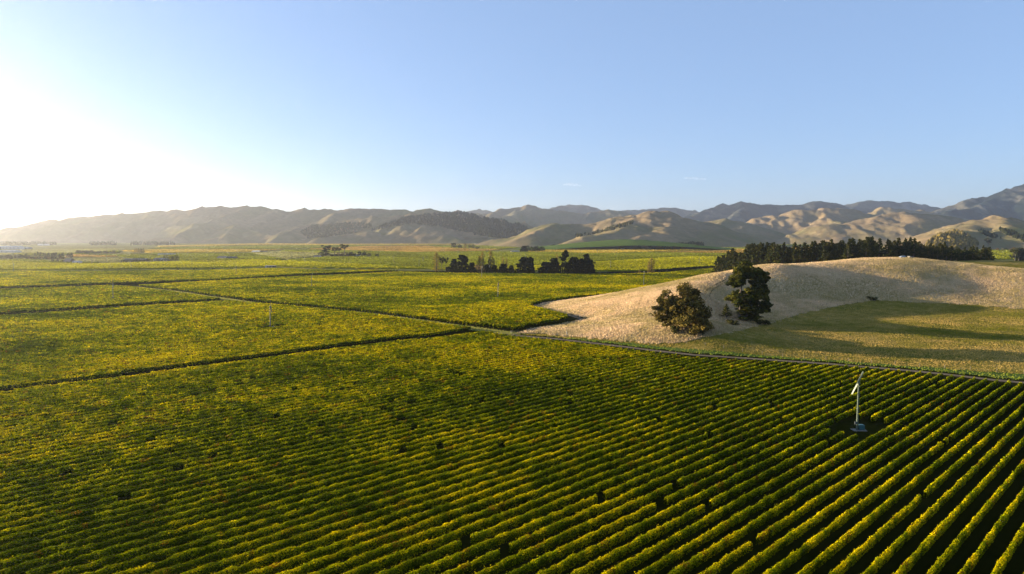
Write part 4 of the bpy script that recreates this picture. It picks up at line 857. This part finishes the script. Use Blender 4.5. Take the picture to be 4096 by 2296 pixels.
# ------------------------------------------------------------------ frost fans: tower, gearbox, two-bladed fan, engine
M_fan = plain('pale_green_paint', (.075, .115, .08), .55, var=.08); M_fang = plain('galvanised_shade_grey', (.10, .12, .13), .5, .2, .1); M_teal = plain('teal_engine_cover', (.05, .17, .18), .4, var=.12); M_slab = plain('concrete', (.24, .22, .19), .9); M_dark = plain('dark_metal', (.05, .055, .06), .5); M_white = plain('white_paint', (.78, .78, .76), .5, var=.05)  # M_fang: galvanised grey with the shaded side of distant masts in its colour
M_blade = plain('sunlit_blade_paint', (.12, .16, .12), .45, var=.06)  # paler than the tower paint: sunlight on the blades put into the colour
def fan_meshes(mat, H=10.6):
    tw = MB().tube([(0, 0, -.2), (0, 0, .3), (0, 0, H * .6), (0, 0, H)], [.25, .24, .19, .16], 14); tw.tube([(0, 0, .02), (0, 0, .06)], .48, 14); tw.tube([(0, 0, H - .12), (0, 0, H + .04)], .30, 14)
    for z in (2.4, 5.2, 8.0): tw.box((.24, -.02, z), (.06, .05, .5))
    gb = MB().tube([(0, .22, H + .22), (0, -.1, H + .24), (0, -.55, H + .20)], [.14, .20, .10], 10); gb.tube([(0, 0, H), (0, 0, H + .24)], .18, 10); gb.tube([(0, -.5, H + .2), (0, -.66, H + .19)], .16, 10)
    bl = MB(); n = 8; V = []; 
    for i in range(n + 1):
        t = i / n; r = .12 + 2.75 * t; ch = .23 * (1 - .25 * t) if t > .06 else .10; tw_ = .55 - .4 * t
        for a, b in ((-1, 0), (-.3, .28), (.6, .2), (1, 0), (.5, -.12), (-.4, -.14)):
            x, y = a * ch, b * ch; V.append((x * math.cos(tw_) - y * math.sin(tw_), x * math.sin(tw_) + y * math.cos(tw_), r))
    F = [(i * 6 + k, i * 6 + (k + 1) % 6, (i + 1) * 6 + (k + 1) % 6, (i + 1) * 6 + k) for i in range(n) for k in range(6)] + [tuple(range(6))[::-1], tuple(n * 6 + k for k in range(6))]
    bl.add(V, F)
    en = MB().box((1.15, .5, .65), (1.25, .85, 1.0), 0, .94); en.box((1.15, .5, 1.18), (.9, .6, .10)); en.box((.62, .5, .75), (.5, .45, .5))
    sk = MB().box((1.2, .4, .06), (1.7, 1.3, .14)); pa = MB().box((-.42, -.2, 1.75), (.5, .16, .62)); pa.box((-.22, -.08, 1.7), (.3, .08, .1)); pl = MB().box((.5, .2, .02), (2.9, 1.9, .16))
    return tw.mesh('tower', mat), gb.mesh('gearbox', mat), bl.mesh('fan_blade', M_blade), en.mesh('engine_cover', M_teal), sk.mesh('skid', M_dark), pa.mesh('control_box', M_fang), pl.mesh('concrete_base', M_slab)
FG, FW = fan_meshes(M_fan), fan_meshes(M_fang)
def fan(px, by, label, rot, blade, group, mats=FG, full=True, sc=1.0, rz=0.0):
    x, y = at_ground(px, by); z = float(gz(x, y)); e = bpy.data.objects.new('frost_fan', None); col.objects.link(e); e.location = (x, y, z); e.rotation_euler = (0, 0, rz); e.scale = (sc, sc, sc); e.empty_display_size = .2
    tag(e, label, 'frost fan', group); tw, gb, bl, en, sk, pa, pl = mats
    link('tower', tw, e); g = link('gearbox', gb, e); g.rotation_euler = (0, 0, rot)
    for s in (0, math.pi):
        b = link('fan_blade', bl, e); b.matrix_local = Matrix.Translation((0, 0, 10.6)) @ Matrix.Rotation(rot, 4, 'Z') @ Matrix.Translation((0, -.58, .2)) @ Matrix.Rotation(-.10, 4, 'X') @ Matrix.Rotation(blade + s, 4, 'Y')
    if full:
        for nm, me in (('engine_cover', en), ('skid', sk), ('control_box', pa), ('concrete_base', pl)): link(nm, me, e)
    return e
fan(3428, 1722, 'pale green frost fan standing in the clearing of the nearest vine rows', -.9, .36, 'frost fans')
fan(1082, 1318, 'frost fan with white engine cover, between the dark headland gap and the grass track', 1.3, .05, 'frost fans', FW)
fan(1992, 1191, 'grey frost fan in the vines left above the nose of the grass hill', .9, .25, 'frost fans', FW)
fan(453, 1200, 'frost fan at left just below the corner of the grass track', 1.4, .0, 'frost fans', FW)
fan(1247, 1153, 'frost fan with slanted blade beyond the grass track, above the upper headland', 2.2, -.5, 'frost fans')
fan(2575, 1143, 'frost fan right before the crest of the grass hill, its blade edge-on', 1.5, .1, 'frost fans', FW)
fan(1927, 1113, 'frost fan right below the brown thicket of the dark group', 1.5, .1, 'frost fans', FW)
fan(945, 1101, 'frost fan at left beneath the hedge line with its shadow strip', 1.4, .0, 'frost fans')
for i, (px, by) in enumerate([(55, 1090), (368, 1062), (525, 1077), (768, 1063), (1220, 1058), (1575, 1051), (1676, 1069), (1693, 1049), (2442, 1074), (2467, 1031), (2797, 1054), (2083, 1028), (2740, 1018), (2102, 1040)]):
    fan(px, by, 'distant frost fan standing above the vines of the middle valley', random.uniform(-1, 1), random.uniform(-1, 1), 'frost fans of the middle valley', FW if i % 3 else FG, True)
for i, (px, by) in enumerate([(1091, 1024), (1136, 1017), (1168, 1028), (1238, 1003), (1249, 1020), (1832, 1020), (1878, 1004), (1771, 1006), (1984, 999), (1511, 1012), (1529, 1008), (1563, 988), (2263, 1010), (2390, 1018), (2413, 998), (2458, 1010), (2553, 996), (2577, 1003), (2847, 989), (2897, 999), (2928, 1006), (2948, 1001), (2953, 995), (3007, 994), (3061, 1037), (427, 1047), (913, 1028), (919, 1033), (752, 1033), (70, 1046), (1370, 980), (1450, 981), (3175, 975)]):
    fan(px, by, 'far frost fan, a thin pale mast among the far fields', random.uniform(-1, 1), random.uniform(-1, 1), 'far frost fans', FW, False)
fan(4060, 1046, 'frost fan at the right edge beyond the green field on the hill', .8, .3, None)

# ------------------------------------------------------------------ houses, sheds
M_roof = plain('dark_roof', (.05, .052, .055), .6, var=.2); M_roofg = plain('grey_roof', (.30, .33, .36), .45, .2, .1); M_wall = plain('white_wall', (.74, .72, .66), .7, var=.06); M_brown = plain('brown_wall', (.16, .12, .09), .8); M_glass = plain('window_glass', (.03, .04, .05), .1)
def house(name, px, by, w_, d_, hw, hr, rz, label, wall=None, roof=None, group=None, cat='house', wins=3, chim=False):
    x, y = at_ground(px, by); z = float(gz(x, y)); e = bpy.data.objects.new(name, None); col.objects.link(e); e.location = (x, y, z); e.rotation_euler = (0, 0, rz); tag(e, label, cat, group)
    MB().box((0, 0, hw / 2 - .15), (w_, d_, hw + .3)).add([(-w_ / 2, -d_ / 2, hw), (-w_ / 2, d_ / 2, hw), (-w_ / 2, 0, hw + hr - .12), (w_ / 2, -d_ / 2, hw), (w_ / 2, d_ / 2, hw), (w_ / 2, 0, hw + hr - .12)], [(0, 2, 1), (3, 4, 5), (0, 3, 5, 2), (1, 2, 5, 4)]).build('wall', wall or M_wall, e)
    o_ = .5; a, b = w_ / 2 + o_, d_ / 2 + o_; s = hr / (d_ / 2) * o_; rf = MB()
    for sg in (-1, 1): rf.add([(-a, sg * b, hw - s), (a, sg * b, hw - s), (a, 0, hw + hr), (-a, 0, hw + hr), (-a, sg * b, hw - s + .18), (a, sg * b, hw - s + .18), (a, 0, hw + hr + .18), (-a, 0, hw + hr + .18)], [(0, 1, 2, 3), (4, 5, 6, 7), (0, 1, 5, 4), (1, 2, 6, 5), (3, 0, 4, 7)])
    r = rf.build('roof', roof or M_roof, e)
    if chim: MB().box((w_ * .2, 0, hw + hr + .3), (.7, .7, 1.5)).build('chimney', M_brown, r)
    for k in range(wins):
        xx = -w_ / 2 + w_ * (k + .5) / wins; MB().box((xx, -d_ / 2 - .03, hw * .55), (min(1.8, w_ / wins * .55), .08, hw * .45)).build('window', M_glass, e)
    if wins: MB().box((w_ * .32 + .4, -d_ / 2 - .04, 1.0), (1.0, .08, 2.0)).build('door', M_brown, e)
    return e
house('house', 1270, 1031, 15, 9, 2.8, 2.6, -.35, 'low white farmhouse with dark gabled roof beside the tall gums', wins=4, chim=True)
house('shed', 1432, 1028, 9, 7, 3.4, 1.4, .2, 'small white shed below the round green trees of the farm', cat='shed', wins=2)
house('house', 277, 1051, 15, 10, 2.6, 5.2, -.3, 'dark house with very steep roof at left between trees and meadow', M_brown, wins=3, chim=True)
house('shed', 310, 1053, 13, 8, 2.4, 1.8, -.2, 'pale low shed right beside the dark steep-roofed house', None, M_roofg, cat='shed', wins=2)
house('house', 525, 1046, 22, 10, 2.8, 2.4, -.2, 'long low dark-roofed house behind the left end of the clipped hedge', M_brown, M_roof, wins=4)
house('house', 562, 1046, 26, 10, 2.9, 2.3, -.1, 'long grey-roofed house behind the middle of the clipped hedge', M_brown, M_roof, wins=4)
house('house', 640, 1044, 20, 10, 3.0, 2.8, -.3, 'gabled house with pale front at the right end of the clipped hedge', None, M_roof, wins=3, chim=True)
house('house', 655, 1045, 16, 9, 2.7, 2.0, -.1, 'house with light grey roof right against the gabled one by the trees', None, M_roofg, wins=3)
house('house', 890, 1037, 20, 11, 3.0, 3.2, -.4, 'white gabled house alone in the vines left of the big farm', None, M_roof, wins=3, chim=True)
house('house', 920, 1037, 26, 11, 2.8, 2.8, .1, 'dark wide-roofed house joined to the lone white gable', M_brown, M_roof, wins=4)
house('house', 668, 1021, 40, 10, 2.4, 1.6, 0, 'long low pale building in the far field above the poplar-like trees', None, M_roofg, wins=6)
house('house', 1026, 1010, 24, 11, 3.0, 2.4, -.3, 'white-roofed house at the left end of the thin autumn row', None, M_white, wins=3)
house('house', 1048, 1010, 28, 11, 2.8, 2.2, .1, 'dark-roofed house right of the white-roofed one', M_brown, M_roof, wins=4)
house('shed', 1072, 1071, 7, 4, 2.4, .5, 0, 'left of the three small white cabins on the hedge line', None, M_roofg, 'small white cabins', 'cabin', 1)
house('shed', 1085, 1071, 7, 4, 2.4, .5, 0, 'middle one of the three small white cabins on the hedge line', None, M_roofg, 'small white cabins', 'cabin', 1)
house('shed', 1096, 1071, 5, 4, 2.4, .5, 0, 'right brownish one of the three small cabins on the hedge line', M_brown, M_roofg, 'small white cabins', 'cabin', 1)
for i, (px, by, w_, hw, lab) in enumerate([(18, 998, 90, 12, 'big pale winery shed at the left edge behind the meadow'), (52, 998, 60, 13, 'winery building with bright end wall right of the big shed'), (85, 997, 60, 8, 'low grey winery shed at the right of the three'), (20, 1011, 70, 7, 'long low white shed at the left edge before the winery')]):
    house('winery', px, by, w_, 30, hw * .75, hw * .25, .1, lab, M_white if i % 2 else M_roofg, M_roofg, None, 'shed', 5)
for px, by, lab in [(162, 982, 'tiny bright building in the hazy belt, left one'), (187, 982, 'tiny bright building in the hazy belt, right one'), (1500, 970, 'white house in the tree belt under the middle hills'), (1335, 974, 'long white house in the belt left under the middle hills')]:
    house('house', px, by, 24, 12, 5, 3, 0, lab, None, M_white, None, 'house', 3)
house('house', 2060, 1010, 24, 10, 3, 2.2, .2, 'low pale house under the large dark trees before the homestead wood', None, M_roofg, wins=4)
house('house', 2285, 976, 18, 9, 3.2, 2, .2, 'pale blue-roofed house among the upper homestead trees', None, M_roofg, wins=3)
house('house', 2268, 981, 16, 9, 3.2, 2, -.1, 'light blue-roofed house lower in the homestead wood', None, M_roofg, wins=3)
house('shed', 2490, 999, 14, 8, 3, 1.8, 0, 'white-roofed shed below the dark trees of the bright slope', None, M_white, None, 'shed', 2)
house('shed', 2520, 999, 18, 8, 3, 1.8, 0, 'long pale shed right of the narrow conifer below the bright slope', None, M_roofg, None, 'shed', 2)
house('shed', 3060, 1006, 22, 10, 4, 2.2, .1, 'far dark shed among the brownish trees', M_brown, M_roof, None, 'shed', 2)

# ------------------------------------------------------------------ car and tank on the hill top, posts, gates, stake
M_car = plain('silver_blue_paint', (.42, .50, .60), .25, .3, .03); M_tyre = plain('tyre_rubber', (.02, .02, .02), .9); M_lamp = plain('lamp_glass', (.8, .8, .75), .2)
def build_car(px, py, Y, rz):
    q = at_depth(px, py, Y); z = float(terr(q[0], q[1])); e = bpy.data.objects.new('parked_car', None); col.objects.link(e); e.location = (q[0], q[1], z); e.rotation_euler = (0, 0, rz)
    tag(e, 'silver-blue estate car parked on the crest of the dry grass hill', 'car')
    def loft(prof, name, mat, parent=e):
        mb = MB(); V = []; n = len(prof)
        for y, k in ((-.86, 0), (-.90, 1), (.90, 1), (.86, 0)):
            V += [(x, y * s, zz) for x, zz, s in prof]
        F = [(r * n + i, r * n + (i + 1) % n, (r + 1) * n + (i + 1) % n, (r + 1) * n + i) for r in range(3) for i in range(n)] + [tuple(range(n))[::-1], tuple(3 * n + i for i in range(n))]
        return mb.add(V, F).build(name, mat, parent)
    loft([(-2.3, .35, 1), (-2.35, .75, 1), (-2.2, 1.0, .98), (2.25, 1.02, .98), (2.36, .7, 1), (2.3, .35, 1)], 'body', M_car)
    MB().box((-1.75, 0, 1.0), (.9, 1.6, .12), 0, .9).build('bonnet', M_car, e)
    loft([(-1.35, 1.02, .96), (-.6, 1.60, .80), (1.6, 1.66, .80), (2.15, 1.05, .94)], 'cabin', M_car)
    MB().box((-1.02, 0, 1.32), (.06, 1.35, .5)).build('windscreen', M_glass, e)
    for sg in (-1, 1):
        for xc, l in ((-.45, .9), (.55, .9), (1.45, .7)): MB().box((xc, sg * .80, 1.33), (l, .10, .38), 0, .95).build('window', M_glass, e)
        MB().box((-2.33, sg * .65, .78), (.08, .35, .18)).build('headlight', M_lamp, e)
        for xc in (-1.45, 1.45):
            w_ = MB().tube([(xc, sg * .70, .34), (xc, sg * .93, .34)], .35, 16).build('wheel', M_tyre, e); MB().tube([(xc, sg * .90, .34), (xc, sg * .945, .34)], .2, 12).build('rim', M_fang, w_)
build_car(3609, 1038, 499, .25)
q = at_depth(3642, 1034, 508); zt = float(terr(q[0], q[1])); e = bpy.data.objects.new('water_trough_hut', None); col.objects.link(e); e.location = (q[0], q[1], zt); e.rotation_euler = (0, 0, .35)
tag(e, 'small pale concrete block hut with flat roof right behind the car', 'hut'); MB().box((0, 0, .7), (3.8, 2.2, 1.7)).build('wall', M_slab, e); MB().box((0, 0, 1.63), (4.1, 2.5, .14)).build('roof', M_fang, e); MB().box((.6, -1.12, .65), (.8, .06, 1.3)).build('door', M_dark, e)
M_wood = plain('fence_wood', (.26, .22, .17), .85)
pm = MB().tube([(0, 0, -.3), (0, 0, 1.25)], .075, 6).mesh('fence_post', M_wood)
def posts(line, step, label, group, z0=None):
    P = resample(np.c_[np.array(G(line)), np.zeros(len(line))], step)
    for p in P:
        z = float(terr(p[0], p[1])); tag(link('fence_post', pm, None, (p[0], p[1], z)), label, 'fence post', group)
posts([(2600, 1383), (2760, 1392), (2850, 1400), (3100, 1424), (3400, 1443), (3700, 1467), (4096, 1495)], 7.0, 'weathered wooden post of the fence between the paddock and the green verge', 'posts of the paddock fence')
for a, b, zz in [((3100, 1286), (3340, 1224), 3.0), ((3350, 1222), (3480, 1204), 4.6), ((3490, 1204), (3800, 1216), 5.0)]:
    A_, B_ = np.r_[at_ground(*a, zz), 0], np.r_[at_ground(*b, zz), 0]
    for p in resample([A_, B_], 8.0): tag(link('fence_post', pm, None, (p[0], p[1], float(terr(p[0], p[1])))), 'dark fence post along the line between the dry hill and the paddock', 'fence post', 'posts of the hill fence')
def gate(px, by, L, rz, label):
    x, y = at_ground(px, by); e = bpy.data.objects.new('farm_gate', None); col.objects.link(e); e.location = (x, y, float(terr(x, y))); e.rotation_euler = (0, 0, rz); tag(e, label, 'gate')
    fr = MB()
    for z in (.25, .45, .65, .85, 1.1): fr.tube([(-L / 2, 0, z), (L / 2, 0, z)], .03, 6)
    for x_ in (-L / 2, 0, L / 2): fr.tube([(x_, 0, .25), (x_, 0, 1.1)], .03, 6)
    fr.tube([(-L / 2, 0, .25), (L / 2, 0, 1.1)], .025, 6); fr.build('rails', M_fang, e)
    for s in (-1, 1): link('post', pm, e, (s * (L / 2 + .15), 0, 0))
gate(2072, 1331, 5.0, .15, 'closed steel farm gate at the end of the grass track')
gate(2116, 1322, 4.0, 1.1, 'steel gate turned end-on at the foot of the hill nose')
gate(2615, 1378, 3.0, .9, 'small steel gate in the fence under the hill, by the gravel road')
x, y = at_ground(2270, 1341); tag(MB().tube([(0, 0, -.3), (-.55, 0, 1.9)], .09, 8).build('stake', M_white, None, (x, y, float(terr(x, y)))), 'leaning white stake in the dry grass near the hill nose', 'stake')
for px, by, lab in [(2044, 1333, 'short white marker post left of the steel gate'), (2197, 1258, 'thin dark marker post beside the curved track')]:
    x, y = at_ground(px, by); tag(MB().tube([(0, 0, -.3), (0, 0, 1.2)], .08, 8).box((0, 0, 1.2), (.22, .22, .25)).build('marker_post', M_white if 'white' in lab else M_dark, None, (x, y, float(terr(x, y)))), lab, 'marker post')
# reservoir on the slope under the dark wood, held by an earth dam
wm, nt, out = new_mat('pond_water'); b = nt.nodes.new('ShaderNodeBsdfPrincipled'); b.inputs['Base Color'].default_value = (.10, .14, .18, 1); b.inputs['Roughness'].default_value = .12; nt.links.new(b.outputs[0], out.inputs[0])
def hill_hit(px, py, hf):
    dx, dy, dz = ray(px, py); t = np.arange(3600, 6000, 4.0); k = int(np.argmax(CAM_H + dz / dy * t < hf(dx / dy * t, t))); return np.array([dx / dy * t[k], t[k], CAM_H + dz / dy * t[k]])
c0 = hill_hit(1905, 929, hA2); zw = c0[2] + 1
rim = [at_depth(a, 930, c0[1] + o_)[:2] for a, o_ in ((1866, 150), (1890, 20), (1915, -20), (1940, -25), (1955, 30), (1962, 120), (1955, 190), (1900, 210))]
mb = MB(); n = len(rim); mb.add([(x, y, zw) for x, y in rim], [tuple(range(n))]); tag(mb.build('pond', wm), kind='structure')
mb = MB(); cx, cy_ = np.mean(rim, 0); V = [(x, y, zw + (.5 if k < 6 else -1)) for k, (x, y) in enumerate(rim)] + [(cx + (x - cx) * 1.12, cy_ + (y - cy_) * 1.12, zw + (.5 if k < 6 else -1)) for k, (x, y) in enumerate(rim)] + [(cx + (x - cx) * 1.6, cy_ + (y - cy_) * 1.9 - 30, zw - 40) for x, y in rim]
mb.add(V, [(k + r_ * n, (k + 1) % n + r_ * n, (k + 1) % n + (r_ + 1) * n, k + (r_ + 1) * n) for r_ in (0, 1) for k in range(n)]); tag(mb.build('dam', M_rA), kind='structure')
# two faint wisps of cloud, far beyond and above the valley air
cm, nt, out = new_mat('cloud_vapour'); v = nt.nodes.new('ShaderNodeVolumeScatter'); v.inputs['Color'].default_value = (1, .97, .95, 1); v.inputs['Density'].default_value = .0011; v.inputs['Anisotropy'].default_value = .4; nt.links.new(v.outputs[0], out.inputs['Volume'])
for px, py, wd, lab in ((2290, 742, 430, 'small pale pink wisp of cloud above the middle range'), (2780, 716, 500, 'faint grey wisp of cloud right of the pink one')):
    c = at_depth(px, py, 20500); bm = bmesh.new()
    for k in range(9):
        t = k / 8 - .5; m4 = Matrix.Translation((t * wd * 1.1, random.uniform(-60, 60), 26 * math.cos(t * 3) + random.uniform(-14, 14) - t * 30)) @ Matrix.Diagonal((wd * .13 * random.uniform(.7, 1.3), 90, random.uniform(16, 34), 1))
        bmesh.ops.create_icosphere(bm, subdivisions=2, radius=1, matrix=m4)
    for v_ in bm.verts: v_.co += Vector((random.uniform(-9, 9), 0, random.uniform(-5, 5)))
    me = bpy.data.meshes.new('cloud'); bm.to_mesh(me); bm.free(); me.materials.append(cm); tag(link('cloud', me, None, c), lab, 'cloud', kind='stuff')

# ------------------------------------------------------------------ the air of the valley
hz = MB().box((0, 7800, 393), (34000, 19000, 795)).mesh('haze'); o = link('haze', hz); tag(o, kind='stuff')
m, nt, out = new_mat('valley_haze'); pv = nt.nodes.new('ShaderNodeVolumePrincipled')
pv.inputs['Color'].default_value = (.81, .85, .94, 1); pv.inputs['Density'].default_value = HAZE; pv.inputs['Anisotropy'].default_value = .75
nt.links.new(pv.outputs[0], out.inputs['Volume']); hz.materials.append(m)
